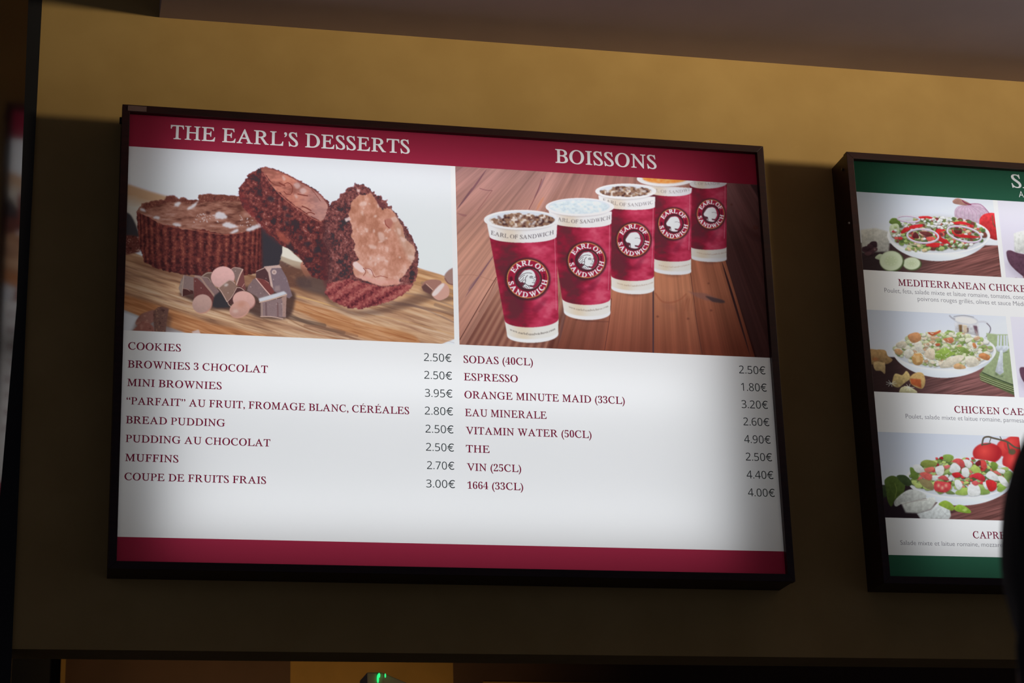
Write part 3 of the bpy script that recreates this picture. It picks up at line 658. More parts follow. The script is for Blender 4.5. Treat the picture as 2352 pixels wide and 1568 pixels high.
def cup(c, rim, inner, bandL, bandR, bandlow, topL, topR, bodL, bodR, bodlow, botL, botR, botlow, lg, text, url, drink, dull=0.0, sharp=1.0, seed=0):
    dl = lambda col: tuple(v * (1 - dull) for v in col)
    # paper foot with the address
    c.fill(smooth([(botL[0] - 4, botL[1] - 6), ((botL[0] + botR[0]) / 2, botlow + 5), (botR[0] + 3, botR[1] - 4), ((botL[0] + botR[0]) / 2, botlow - 10)]), (96, 62, 58), .45, 3)
    foot = list(bodL and [bodL]) + arcpts(botL, botR, botlow) + [bodR]
    c.fill(foot, lambda x, y: mix((226, 224, 218), (220, 206, 184), np.exp(-((x - botL[0]) / (botR[0] - botL[0]) - .3) ** 2 / .04)) * (1 - dull), 1, .5)
    low = arcpts((botL[0], botL[1] - 6), (botR[0], botR[1] - 6), botlow - 8); c.fill(low + arcpts(botL, botR, botlow)[::-1], dl((232, 234, 238)), .9, 1)
    # red sleeve
    body = [topL] + [bodL] + arcpts(bodL, bodR, bodlow) + [topR] + arcpts(topL, topR, bandlow - 1)[::-1]
    def red(x, y):
        f = np.clip((y - topL[1]) / (bodL[1] - topL[1]), 0, 1.1)
        xl = topL[0] + (bodL[0] - topL[0]) * f; xr = topR[0] + (bodR[0] - topR[0]) * f
        t = (x - xl) / (xr - xl)
        k = .5 + .45 * np.sin((t - .42) * 4.6) - .25 * np.exp(-((t - .33) / .13) ** 2) + .32 * np.exp(-((t) / .1) ** 2)
        n = fbm(x / 22 + seed, y / 14 + seed, 3)
        v = (y - topL[1]) / (bodL[1] - topL[1])
        k = k + (n - .5) * 1.0 - .32 * np.exp(-((v - .78) / .1) ** 2) * np.clip((.75 - t) / .3, 0, 1) + .2 * np.exp(-((v - .7) / .15) ** 2 - ((t - .8) / .2) ** 2) - .15 * np.exp(-((v - .03) / .05) ** 2)
        col = ramp([(104, 46, 56), (138, 38, 58), (166, 44, 70), (192, 60, 90), (208, 88, 114)], k * .8 + .06)
        return col * (1 - dull)
    c.fill(body, red, 1, .5)
    c.line([(topR[0] - 4, topR[1] + 4), ((topR[0] + bodR[0]) / 2 - 4, (topR[1] + bodR[1]) / 2), (bodR[0] - 5, bodR[1] - 20)], 1.3, (232, 160, 176), .55, .8)
    # faint leaf shapes under the badge
    mx = (bodL[0] + bodR[0]) / 2; my = bodL[1] - (bodL[1] - topL[1]) * .18; w = (bodR[0] - bodL[0])
    for s in (-1, 1):
        c.fill(smooth([(mx, my + 12), (mx + s * w * .12, my - 4), (mx + s * w * .3, my - 16), (mx + s * w * .2, my + 6), (mx + s * w * .1, my + 18)]), (108, 36, 56), .38, 2.5)
    c.fill(smooth([(mx - w * .3, my - 26), (mx, my - 18), (mx + w * .3, my - 28), (mx, my - 24)]), (112, 38, 58), .4, 2)
    logo(c, *lg, sharp=sharp)
    # white top band and rim
    band = [bandL] + [topL] + arcpts(topL, topR, bandlow) + [bandR]
    c.fill(band, lambda x, y: mix((232, 234, 238), (220, 208, 192), np.exp(-(((x - topL[0]) / (topR[0] - topL[0]) - .3) / .18) ** 2)) * (1 - dull), 1, .5)
    rx, ry, irx, iry = rim[2], rim[3], inner[2], inner[3]
    c.fill(ell(rim[0], rim[1] + 3, rx * .93, ry), (186, 178, 176), .55, 1.4)
    c.fill(ell(rim[0], rim[1], rx, ry, n=90), (238, 240, 246), 1, .5)
    c.fill(ell(inner[0], inner[1], irx, iry, n=90), (214, 220, 228), 1, .9)
    M = c.full(ell(inner[0], inner[1] + iry * .12, irx * .98, iry * .95, n=90), soft=.5)
    if drink == 'cola':
        c.fill(smooth([(inner[0] + irx * a, inner[1] + iry * b) for a, b in [(-.98, .1), (-.8, -.12), (-.62, .0), (-.5, -.5), (-.3, -.82), (-.1, -.9), (.05, -.6), (.2, -.7), (.42, -.35), (.5, -.5), (.62, -.66), (.8, -.45), (.97, .1), (.7, .8), (0, 1.05), (-.7, .8)]]),
               crumb((84, 56, 54), (146, 112, 92), (222, 210, 200), 8, seed, 2.6), 1, .8, clip=M, rough=2)
        for k in range(36):
            a = _rng.rand() * 6.28; q = _rng.rand() ** .5
            x = inner[0] + irx * .85 * q * math.cos(a); y = inner[1] + iry * .65 * q * math.sin(a) + 1
            c.fill(ell(x, y, 2 + _rng.rand() * 5, 1 + _rng.rand() * 2.5, _rng.rand() * 180), [(206, 194, 184), (96, 62, 58), (176, 140, 104), (226, 224, 224)][k % 4], .6, .9, clip=M)
    elif drink == 'clear':
        c.fill(ell(inner[0], inner[1] + 1, irx * .96, iry * .92), lambda x, y: ramp([(196, 212, 218), (216, 228, 234), (232, 238, 244)], fbm(x / 7, y / 5, 3) * 1.5 - .25), 1, 1.5, clip=M)
    else:
        c.fill(ell(inner[0], inner[1], irx * .94, iry * .92), lambda x, y: ramp([(226, 140, 66), (238, 160, 84), (244, 186, 130)], fbm(x / 7, y / 4, 3) * 1.4 - .2), 1, 1.5, clip=M)
    # writing around the band and on the foot
    def curved(style, txt, L, R, lowy, h, col, a, soft, fade=0):
        adv = [glyph(style, ch)[3] for ch in txt]; tot = sum(adv); e = h / .70
        for pas in (0,):
            def place(x):
                t = x / tot; s = t
                X = L[0] + (R[0] - L[0]) * s; dy = (R[1] - L[1]) * s
                b = 4 * s * (1 - s)
                Y = L[1] + dy + (lowy - (L[1] + R[1]) / 2) * b
                sl = (R[1] - L[1]) / (R[0] - L[0]) + (lowy - (L[1] + R[1]) / 2) * 4 * (1 - 2 * s) / (R[0] - L[0])
                ex = (R[0] - L[0]) / tot
                return (X, Y), (ex, ex * sl), (e * .02, -e)
            c.text(style, txt, place, col, a, soft)
    if text: curved('thin', *text)
    if url: curved('thin', *url)

def paint_drinks():
    c = Cv(1035, 375, 1790, 830, 2.0, (180, 140, 130))
    c.a[:] = planks(c.X, c.Y)
    dk = (88, 52, 54)
    for P, w, col, a in [([(1118, 388), (1090, 428), (1049, 482)], 4.5, (124, 84, 92), .85), ([(1085, 430), (1070, 452), (1049, 480)], 4, (104, 74, 80), .5),
                         ([(1102, 433), (1116, 437), (1130, 438)], 2, (134, 88, 92), .7), ([(1130, 438), (1114, 460), (1097, 483)], 2, (146, 98, 94), .7), ([(1050, 490), (1066, 495), (1072, 494)], 5, (146, 98, 98), .7),
                         ([(1253, 402), (1238, 434), (1226, 456)], 5, (132, 96, 106), .6), ([(1244, 412), (1232, 446), (1215, 480)], 2.5, (120, 72, 72), .6), ([(1250, 452), (1240, 468), (1232, 484)], 6, (208, 138, 100), .55),
                         ([(1137, 582), (1105, 628), (1067, 684)], 4, (122, 86, 96), .8), ([(1098, 636), (1084, 656), (1075, 668)], 7, (130, 96, 104), .5),
                         ([(1052, 633), (1090, 632), (1136, 646)], 1.6, (166, 116, 98), .55), ([(1140, 637), (1108, 690), (1056, 780)], 1.8, (84, 50, 46), .9), ([(1140, 642), (1124, 676), (1100, 716)], 3, (120, 76, 66), .4),
                         ([(1300, 716), (1290, 756), (1278, 806)], 4, (104, 62, 56), .6), ([(1288, 640), (1296, 700), (1284, 790)], 9, (112, 80, 78), .45),
                         ([(1404, 686), (1400, 730), (1388, 806)], 1.3, (84, 48, 46), .9), ([(1324, 734), (1360, 738), (1399, 739)], 1.3, (104, 60, 52), .8),
                         ([(1500, 664), (1500, 740), (1500, 812)], 3, (66, 50, 58), .95), ([(1585, 622), (1592, 676), (1600, 740), (1612, 812)], 1.4, (84, 48, 44), .9),
                         ([(1657, 599), (1685, 690), (1723, 818)], 5, (62, 40, 42), .95), ([(1725, 424), (1752, 480), (1762, 560)], 3, (84, 64, 66), .6), ([(1705, 620), (1722, 690), (1748, 800)], 2, (84, 50, 48), .4)]:
        c.line(P, w, col, a, 1.0, taper=w > 3.5)
    c.fill(smooth([(1579, 668), (1592, 672), (1606, 672), (1626, 676), (1662, 692), (1650, 694), (1632, 692), (1604, 684)]), (132, 92, 84), .7, 1.5)
    c.fill(smooth([(1620, 680), (1640, 684), (1662, 690), (1662, 696), (1640, 694), (1632, 690)]), (74, 58, 60), .85, 1.2)
    for k in range(7): c.line([(1578 + k * 6, 686), (1574 + k * 7, 700), (1572 + k * 8, 714)], 1.3, (140, 80, 58), .5, .8)
    c.line([(1505, 674), (1520, 692), (1540, 695), (1562, 688), (1575, 676)], 4, (152, 88, 66), .55, 1.6)
    c.fill(smooth([(1520, 696), (1545, 698), (1552, 712), (1530, 712)]), (140, 88, 74), .4, 4)
    c.fill(smooth([(1556, 740), (1568, 690), (1585, 684), (1576, 730), (1572, 800), (1558, 800)]), (134, 76, 58), .3, 3)
    for x, y, r in ((1510, 727, 3), (1580, 732, 3), (1627, 651, 2.5), (1633, 713, 3), (1324, 734, 2.5), (1735, 523, 6), (1680, 470, 3), (1735, 540, 4)):
        c.fill(ell(x, y, r, r * .8), (96, 54, 46), .6, 1.2)
    c.fill(smooth([(1700, 500), (1716, 520), (1745, 540), (1764, 560), (1740, 556), (1712, 536)]), (72, 44, 44), .5, 3)
    c.fill([(1722, 424), (1780, 424), (1780, 560), (1762, 500), (1748, 460)], (60, 44, 46), .7, 2)
    T = ('EARL OF SANDWICH',)
    cup(c, (1633, 385, 45, 12), (1633, 385, 40, 9), (1577, 400), (1670, 400), 433.5, (1584, 424), (1669, 421), (1586, 567), (1668.4, 567.5), 574, (1588, 592.5), (1668.5, 595.5), 601.5,
        (1632, 492, 31.5, 33.5), ('L OF SANDW', (1594, 424), (1654, 424), 425.5, 6.5, (128, 118, 118), .7, .5), ('www.earlofsandwichusa', (1600, 581), (1668, 580), 586, 3.8, (146, 106, 84), .55, .6), 'clear', .10, .5, 5)
    cup(c, (1528.5, 411, 66, 17), (1528, 409, 56, 14), (1474, 425), (1589, 432), 450.8, (1478, 436), (1588, 441), (1500, 592), (1587, 594), 601, (1501, 620), (1587, 624), 631,
        (1546.8, 514, 34.7, 35), ('L OF SANDWI', (1506, 440.5), (1584, 438), 444.5, 7, (136, 124, 124), .75, .5), ('www.earlofsandwichusa.c', (1512, 610), (1587, 607), 615, 4, (160, 122, 98), .6, .6), 'orange', .03, .5, 11)
    cup(c, (1437, 439.5, 70, 17.5), (1437, 438.5, 62, 13.5), (1374, 449), (1504.5, 452), 482, (1377, 470), (1504, 475), (1403.6, 633), (1501.8, 634.3), 645.5, (1404, 661), (1501.8, 665), 675.5,
        (1454.8, 551.3, 38, 38), ('EARL OF SANDWIC', (1384, 463), (1500, 468), 474.5, 8, (112, 100, 100), .8, .4), ('www.earlofsandwichusa.com', (1417, 652), (1500, 650), 658.5, 4.5, (150, 116, 96), .65, .5), 'cola', 0, .7, 23)
    cup(c, (1331.5, 475.5, 78.5, 20.5), (1330, 474, 71, 17.5), (1260, 484), (1405, 486), 522.8, (1264, 508), (1404, 512), (1290.5, 684.5), (1402, 686), 700.5, (1295, 715.7), (1401.5, 718.5), 734.5,
        (1346.9, 598.2, 42.4, 40.4), ('EARL OF SANDWICH', (1272, 505), (1402, 503), 513.2, 8.6, (98, 88, 88), .9, .35), ('www.earlofsandwichusa.com', (1306, 706.5), (1397, 705), 715, 5, (120, 104, 92), .8, .4), 'clear', 0, 1, 31)
    cup(c, (1197, 505, 85.7, 22.7), (1199, 504, 77.5, 18.5), (1118.5, 515), (1279.5, 515), 557.8, (1124, 543), (1278, 543), (1158.6, 735), (1282.5, 732), 752, (1164.7, 770.5), (1281.8, 767.5), 787,
        (1211.7, 640.5, 47.5, 44.4), ('EARL OF SANDWICH', (1127, 538.5), (1272, 537.5), 549, 9.2, (86, 76, 78), .95, .3), ('www.earlofsandwichusa.com', (1171, 759), (1275, 757.5), 770, 5.6, (92, 82, 78), .9, .35), 'cola', 0, 1, 47)
    return c
def salad_back(c, ywall, slope, wood_l, wood_r, x0):
    X, Y = c.X, c.Y
    c.a[:] = mix((196, 204, 218), (222, 226, 236), (Y - c.y0) / 130 + (X - x0) / 500)
    e = ywall + slope * (X - x0)
    n = fbm((X * .9 + Y * .5) / 40, (Y + X * .28) / 2.6, 3)
    w = mix(wood_l, wood_r, (X - x0 - 60) / 150) * (1 + ((n - .5) * .75 * np.clip((X - x0 - 90) / 90, .2, 1))[..., None])
    k = np.clip((Y - e) / 3, 0, 1)[..., None]
    c.a[:] = c.a * (1 - k) + w * k

def bowl(c, cx, cy, rx, ry, deep, seed):
    """white dish with its rim; returns where the food may lie"""
    c.fill(ell(cx + 2, cy + deep * .62, rx * .8, ry * .62), (62, 42, 44), .55, 4)
    c.fill([(cx - rx, cy)] + [(cx - rx * math.cos(math.pi * i / 40), cy + 1 + (ry + deep - 2) * math.sin(math.pi * i / 40) ** 1.22) for i in range(41)] + [(cx + rx, cy)],
           lambda x, y: ramp([(196, 198, 208), (214, 220, 226), (228, 232, 236), (206, 212, 220)], (x - cx + rx) / (2 * rx) * .6 + (cy + ry + deep - y) / 60), 1, .7)
    c.fill(ell(cx, cy, rx, ry, n=90), (236, 238, 242), 1, .6)
    c.fill(ell(cx, cy + .5, rx * .955, ry * .93, n=90), (206, 210, 216), 1, .8)
    return c.full(ell(cx, cy - ry * .08, rx * .93, ry * .93, n=90), soft=.7)

def bits(c, cx, cy, rx, ry, pal, n, rnd, size=(3, 8), up=1.0, shade=True):
    for k in range(n):
        a = rnd.rand() * 6.283; q = rnd.rand() ** .5
        x = cx + rx * q * math.cos(a); y = cy + ry * q * math.sin(a) * up
        s = size[0] + (size[1] - size[0]) * rnd.rand(); col = np.array(pal[rnd.randint(len(pal))], float)
        P = []
        m = rnd.randint(4, 7); r0 = rnd.rand() * 6
        for i in range(m):
            t = r0 + 6.283 * i / m; r = s * (.6 + .5 * rnd.rand())
            P.append((x + r * math.cos(t), y + r * .68 * math.sin(t)))
        P = smooth(P, 4)
        if shade: c.fill(P + (.5, 1.4), col * .52, .55, .9)
        c.fill(P, lambda X, Y, col=col, y=y, s=s: mix(np.minimum(col * 1.1 + 6, 245), col * .84, (Y - y) / s * .5 + .4), 1, .45)

def shape(c, P, col, sm=True, soft=.6, dark=.8, a=1.0):
    P = smooth(P) if sm else np.array(P, float)
    col = np.array(col, float); y0, y1 = P[:, 1].min(), P[:, 1].max(); x0 = P[:, 0].min()
    c.fill(P, lambda X, Y: mix(np.minimum(col * 1.08, 246), col * dark, (Y - y0) / (y1 - y0 + .1) * .9 + (fbm(X / 5, Y / 5, 2) - .5) * .7), a, soft)

def paint_salad(k):
    rnd = np.random.RandomState(40 + k)
    G1, G2, G3 = (126, 150, 82), (164, 184, 112), (88, 112, 66)
    if k == 1:
        c = Cv(1950, 425, 2310, 650, 2.0)
        salad_back(c, 556, .02, (58, 46, 48), (126, 82, 78), 1970)
        Q = lambda L: [(1850 + x / 4.6115, 320 + y / 4.6115) for x, y in L]
        shape(c, Q([(580, 960), (740, 940), (870, 975), (890, 1100), (880, 1190), (600, 1200)]), (196, 194, 186), False, 1.5)
        # red onion, tomato
        shape(c, Q([(1575, 790), (1600, 720), (1680, 690), (1800, 680), (1900, 730), (1960, 810), (1960, 900), (1820, 960), (1620, 900)]), (196, 172, 190), dark=.86)
        for i in range(9):
            t = i / 8
            c.line(Q([(1700, 690), (1600 + 330 * t, 760 + 20 * math.sin(t * 3)), (1640 + 260 * t, 930)]), 1.0, (170, 128, 160), .55, .7)
        c.line(Q([(1720, 690), (1850, 690), (1950, 790)]), 2.2, (168, 108, 142), .7, 1)
        shape(c, Q([(1560, 650), (1610, 625), (1680, 650), (1750, 690), (1700, 700), (1640, 695), (1570, 680)]), (178, 132, 120)); c.line(Q([(1660, 650), (1700, 680), (1750, 692)]), 2.4, (128, 48, 82), .9, .8)
        shape(c, Q([(1840, 860), (1880, 800), (1960, 780), (2040, 800), (2080, 900), (2050, 1060), (1940, 1040), (1860, 960)]), (214, 62, 66), dark=.7); c.line(Q([(1975, 810), (1990, 900), (2030, 940)]), 2, (96, 96, 70), .8, 1)
        M = bowl(c, 2155.5, 541, 118, 43, 17, 1)
        bits(c, 2154, 537, 108, 37, [G1, G2, G3, (196, 202, 160), (120, 66, 60)], 260, rnd, (5, 10))
        c.fill(ell(2150, 531, 96, 34), (88, 70, 56), .25, 6)
        shape(c, Q([(885, 880), (920, 835), (990, 850), (1000, 900), (930, 905)]), (112, 136, 66)); shape(c, Q([(900, 910), (980, 900), (990, 1000), (930, 1040), (890, 980)]), (196, 206, 170))
        bits(c, 2153, 536, 106, 37, [(230, 232, 228), (204, 92, 84), G2, G1, (120, 58, 62), (226, 190, 160), (232, 234, 232), (196, 60, 62)], 150, rnd, (3.5, 6.5))
        for L in ([(1010, 980), (1060, 930), (1140, 910), (1230, 900), (1230, 930), (1120, 950), (1070, 980), (1020, 1000)], [(1370, 990), (1400, 950), (1460, 950), (1480, 970), (1420, 990), (1440, 1040), (1510, 1080), (1490, 1110), (1420, 1080), (1380, 1030)],
                  [(1570, 880), (1650, 870), (1750, 900), (1760, 930), (1700, 940), (1740, 920), (1640, 900), (1580, 900)], [(1200, 820), (1300, 815), (1390, 850), (1380, 865), (1280, 835), (1210, 840)], [(1550, 950), (1590, 1000), (1680, 1010), (1820, 1030), (1800, 1045), (1640, 1040), (1560, 1000)],
                  [(1300, 1100), (1420, 1100), (1400, 1140), (1320, 1140)]):
            shape(c, Q(L), (206, 50, 54), dark=.85)
        bits(c, 2159, 512, 30, 13, [(234, 236, 234), (224, 228, 224)], 46, rnd, (2.5, 5)); bits(c, 2081, 515, 14, 7, [(234, 236, 234)], 14, rnd, (2, 4))
        for cx, cy, rx, ry, ro in ((1240, 1025, 165, 72, 4), (1680, 1005, 185, 75, 14), (1090, 845, 115, 30, 4)):
            E = ell(1850 + cx / 4.61, 320 + cy / 4.61, rx / 4.61, ry / 4.61, ro, n=50); E = np.vstack([E, E[:1]])
            c.line(E, 4.4, (206, 196, 214), .95, .7, curve=False); c.line(E + (0, .8), 1.1, (160, 116, 160), .8, .6, curve=False); c.line(E - (0, .7), 1.5, (236, 234, 240), .8, .6, curve=False)
        shape(c, Q([(1130, 1040), (1160, 980), (1200, 1030), (1190, 1050)]), (106, 48, 52)); shape(c, Q([(1200, 980), (1300, 980), (1350, 1020), (1280, 1030)]), (116, 60, 60)); shape(c, Q([(1570, 960), (1640, 970), (1650, 1000), (1590, 1000)]), (116, 48, 48))
        shape(c, Q([(1280, 1040), (1350, 1035), (1370, 1060), (1300, 1080)]), (220, 96, 90)); bits(c, 2110, 572, 30, 5, [G2, G1, (210, 190, 150)], 16, rnd, (3, 6)); bits(c, 2200, 563, 26, 9, [G1, G3, (196, 210, 190), (128, 70, 66)], 26, rnd, (3, 6))
        # olives and cucumber in front
        bits(c, 2000, 573, 16, 14, [(70, 48, 54), (84, 58, 62), (60, 42, 48)], 9, rnd, (8, 12)); c.fill(ell(2009, 573, 2, 2), (150, 130, 134), .8, 1)
        shape(c, Q([(735, 1260), (780, 1215), (830, 1230), (820, 1280)]), (188, 200, 168))
        for x, y, rx, ry in ((1122, 1315, 21, 15), (905, 1287, 28, 24)):
            X0, Y0 = 1850 + x / 4.61, 320 + y / 4.61
            c.fill(ell(X0 + 2, Y0 + 1.6, rx, ry), (74, 88, 52), 1, .8); c.fill(ell(X0, Y0, rx * .95, ry * .95), (202, 212, 182), 1, .8); c.fill(ell(X0, Y0, rx * .55, ry * .5), (186, 198, 160), .8, 2.5)
            for t in range(8): c.fill(ell(X0 + rx * .4 * math.cos(t * .785), Y0 + ry * .35 * math.sin(t * .785), 1.4, 1), (214, 220, 192), .8, .6)
    elif k == 2:
        c = Cv(1975, 695, 2345, 925, 2.0)
        salad_back(c, 818, .01, (62, 46, 46), (124, 84, 82), 1990)
        Q = lambda L: [(1980 + x / 6.3226, 700 + y / 6.3226) for x, y in L]
        # jug
        shape(c, Q([(1340, 260), (1360, 480), (1700, 500), (1690, 230)]), (206, 206, 210), False, .8)
        for L, col in (([(1400, 290), (1450, 290), (1450, 410), (1410, 400)], (128, 100, 70)), ([(1460, 290), (1520, 300), (1520, 430), (1470, 420)], (214, 196, 170)), ([(1520, 330), (1545, 340), (1540, 400), (1525, 400)], (120, 90, 80)),
                       ([(1610, 300), (1670, 310), (1680, 470), (1640, 400)], (110, 84, 96)), ([(1640, 350), (1700, 480), (1670, 480)], (224, 206, 196))): shape(c, Q(L), col, False, .8)
        c.fill(Q([(x * 1, y * 1) for x, y in ell(1500, 222, 190, 66, 8)]), (196, 198, 206), 1, .7); c.fill(Q(ell(1505, 226, 165, 50, 8)), (226, 224, 222), 1, .8); c.line(Q([(1270, 160), (1300, 190), (1340, 210)]), 3.5, (176, 176, 186), 1, .8); c.line(Q([(1330, 170), (1480, 155), (1620, 180)]), 1.6, (150, 150, 158), .9, .7)
        c.line(Q([(1690, 250), (1780, 250), (1850, 310), (1860, 380), (1820, 450), (1770, 500)]), 5, (206, 208, 216), 1, .8); c.line(Q([(1810, 270), (1860, 330), (1850, 400), (1800, 460)]), 1.8, (112, 100, 110), .9, .7)
        # folded green napkin
        shape(c, Q([(1700, 1010), (1750, 940), (1960, 1060), (2240, 1170), (2240, 1330), (1720, 1090)]), (106, 118, 80), False, .8); 
        for o in (0, 28, 56): c.line(Q([(1715, 1030 + o), (1900, 1100 + o), (2230, 1215 + o)]), 1.4, (176, 186, 140), .8, .6, curve=False); c.line(Q([(1715, 1045 + o), (1900, 1115 + o), (2230, 1230 + o)]), 1.4, (62, 68, 44), .8, .6, curve=False)
        shape(c, Q([(1800, 410), (1960, 430), (2130, 430), (2230, 1170), (2080, 1120), (1900, 1050), (1740, 980), (1850, 700)]), (158, 172, 132), False, .8, dark=.86); c.line(Q([(1750, 985), (1920, 1060), (2230, 1180)]), 2, (54, 66, 52), .9, .7)
        c.fill(Q([(1960, 660), (2000, 690), (2120, 680), (2110, 700), (1990, 700)]), (92, 108, 80), .7, 1); c.fill(Q([(1930, 980), (1990, 1040), (2060, 1020), (2030, 1050), (1940, 1020)]), (70, 84, 66), .8, 1.5)
        F = (206, 212, 220)
        for x in (1975, 2018, 2062, 2100): c.line(Q([(x, 455), (x - 8 + (x > 2060) * 12, 640)]), 4.4, F, 1, .6, curve=False)
        shape(c, Q([(1952, 600), (2120, 600), (2118, 650), (2060, 690), (2000, 690), (1955, 660)]), F); shape(c, Q([(2005, 660), (2040, 660), (2045, 900), (2055, 980), (2000, 1020), (1930, 970), (1960, 860)]), F, False, .7, .82)
        M = bowl(c, 2168.5, 806, 119, 44, 19, 2)
        CR = [(206, 150, 104), (214, 172, 128)]; CH = (226, 218, 198)
        bits(c, 2167, 802, 110, 39, [G1, G2, (206, 210, 172), (186, 192, 150), CH], 260, rnd, (5, 10))
        bits(c, 2167, 801, 108, 38, [CH, CH, (206, 212, 176), (220, 206, 184), G2, (232, 228, 214), (196, 160, 128), (150, 168, 104)], 170, rnd, (4, 8))
        shape(c, Q([(1050, 720), (1150, 640), (1230, 630), (1290, 680), (1350, 710), (1200, 780), (1090, 800)]), (152, 180, 86)); shape(c, Q([(1310, 660), (1400, 610), (1500, 630), (1570, 720), (1450, 690), (1330, 690)]), (134, 156, 84))
        shape(c, Q([(1140, 870), (1250, 780), (1400, 730), (1480, 760), (1400, 850), (1330, 900), (1150, 920)]), (222, 212, 192)); shape(c, Q([(1500, 760), (1620, 750), (1690, 810), (1680, 880), (1530, 900)]), (222, 214, 196)); shape(c, Q([(900, 680), (1040, 640), (1050, 780), (1000, 800), (920, 760)]), (218, 202, 178)); shape(c, Q([(750, 540), (850, 530), (880, 640), (920, 700), (800, 680)]), (224, 220, 206))
        for L, col in (([(660, 450), (780, 400), (850, 440), (840, 520), (730, 550)], (206, 148, 104)), ([(950, 400), (1060, 400), (1130, 370), (1130, 400), (1020, 450)], (204, 104, 70)), ([(1170, 500), (1250, 480), (1300, 470), (1330, 520), (1280, 560)], (206, 130, 96)), ([(720, 740), (790, 700), (870, 720), (880, 830), (820, 880), (740, 850)], (204, 158, 100)),
                       ([(1700, 720), (1760, 700), (1850, 740), (1840, 800), (1780, 800), (1700, 760)], (206, 140, 92)), ([(470, 650), (540, 640), (590, 690), (540, 730), (480, 700)], (212, 168, 122)), ([(1600, 560), (1640, 560), (1660, 620), (1620, 630)], (206, 134, 86)), ([(600, 690), (680, 640), (750, 690), (720, 750), (640, 780)], (228, 224, 210)),
                       ([(1330, 880), (1400, 850), (1500, 900), (1480, 930), (1350, 930)], (214, 170, 124)), ([(1060, 570), (1120, 560), (1130, 590), (1080, 600)], (186, 100, 70)), ([(500, 560), (600, 530), (650, 580), (600, 630), (500, 620)], (218, 208, 186))): shape(c, Q(L), col, dark=.78)
        c.fill(Q([(770, 740), (830, 740), (840, 830), (790, 840)]), (222, 190, 140), .7, 1.2)
        for i in range(110):
            x = 2166 + (rnd.rand() - .5) * 190; y = 792 + (rnd.rand() - .5) * 62
            if ((x - 2166) / 100) ** 2 + ((y - 795) / 36) ** 2 < 1:
                t = rnd.rand() * 3.14; L = 4 + 9 * rnd.rand()
                c.line([(x, y), (x + L * .5 * math.cos(t), y + L * .3 * math.sin(t) + 1), (x + L * math.cos(t), y + L * .5 * math.sin(t))], .9, (234, 232, 216), .8, .5)
        for L, col in (([(95, 660), (200, 650), (330, 660), (370, 740), (440, 800), (360, 860), (200, 860), (100, 850)], (186, 150, 104)), ([(160, 850), (220, 820), (300, 840), (330, 850), (330, 1000), (270, 960), (190, 950)], (198, 170, 124)),
                       ([(440, 1100), (480, 1000), (580, 1020), (640, 960), (690, 1020), (690, 1080), (620, 1130), (530, 1200), (440, 1170)], (206, 180, 122)), ([(690, 1060), (770, 990), (870, 990), (915, 1080), (900, 1180), (850, 1220), (720, 1160)], (206, 170, 112))): shape(c, Q(L), col, dark=.72)
        shape(c, Q([(692, 1070), (850, 1080), (860, 1210), (710, 1150)]), (176, 92, 56), False, .8)
        c.fill(Q([(130, 780), (200, 760), (260, 800), (180, 820)]), (186, 110, 72), .6, 2)
        shape(c, Q([(540, 1250), (570, 1200), (660, 1180), (760, 1230), (790, 1280), (560, 1275)]), (206, 198, 156))
        for i in range(16):
            x, y = Q([((420, 1140), (680, 1200))[i % 2]])[0]; t = i * .7
            c.line([(x, y), (x + 12 * math.cos(t), y + 8 * math.sin(t))], 1.1, (214, 216, 206), .8, .5, curve=False)
    else:
        c = Cv(2000, 980, 2365, 1210, 2.0)
        salad_back(c, 1112, .012, (50, 38, 44), (118, 76, 72), 2015)
        c.fill([(2000, 1165), (2040, 1150), (2100, 1165), (2130, 1195), (2000, 1195)], (36, 28, 34), .6, 6)
        Q = lambda L: [(1990 + x / 5.807, 960 + y / 5.807) for x, y in L]
        for cx, cy, rx, ry in ((1860, 400, 130, 120), (1960, 350, 130, 110), (1610, 470, 195, 140), (1990, 580, 180, 160)):
            P = ell(cx, cy, rx, ry, n=40); c.fill(Q(P), lambda X, Y, cx=cx, cy=cy: mix((232, 82, 76), (178, 44, 50), np.hypot(X - 1990 - (cx - 40) / 5.8, Y - 960 - (cy - 30) / 5.8) / 32), 1, 1)
        for L, w in (([(1540, 360), (1560, 270), (1620, 250), (1680, 265), (1780, 290), (1880, 320), (1980, 390), (2090, 410)], 4), ([(1880, 330), (1900, 420), (1950, 470)], 4), ([(1540, 355), (1600, 350), (1650, 335)], 3), ([(1660, 260), (1640, 320)], 2), ([(1780, 250), (1800, 290)], 2)): c.line(Q(L), w, (98, 88, 74), .95, .8)
        c.fill(Q(ell(1940, 450, 50, 40)), (96, 90, 66), .9, 1)
        shape(c, Q([(1900, 830), (1960, 720), (2100, 740), (2160, 860), (2080, 950), (1950, 950)]), (122, 146, 82))
        # basil and mozzarella in front on the left
        shape(c, Q([(190, 920), (290, 900), (300, 1000), (240, 1060), (195, 1020)]), (62, 74, 50))
        M = bowl(c, 2207, 1098, 126, 46, 18, 3)
        bits(c, 2206, 1093, 117, 40, [G1, G2, (188, 204, 120), G3], 260, rnd, (5, 10))
        bits(c, 2204, 1086, 110, 38, [(232, 234, 226), (214, 70, 72), G2, G1, (222, 120, 108), (186, 204, 116), (160, 40, 46)], 110, rnd, (3, 7))
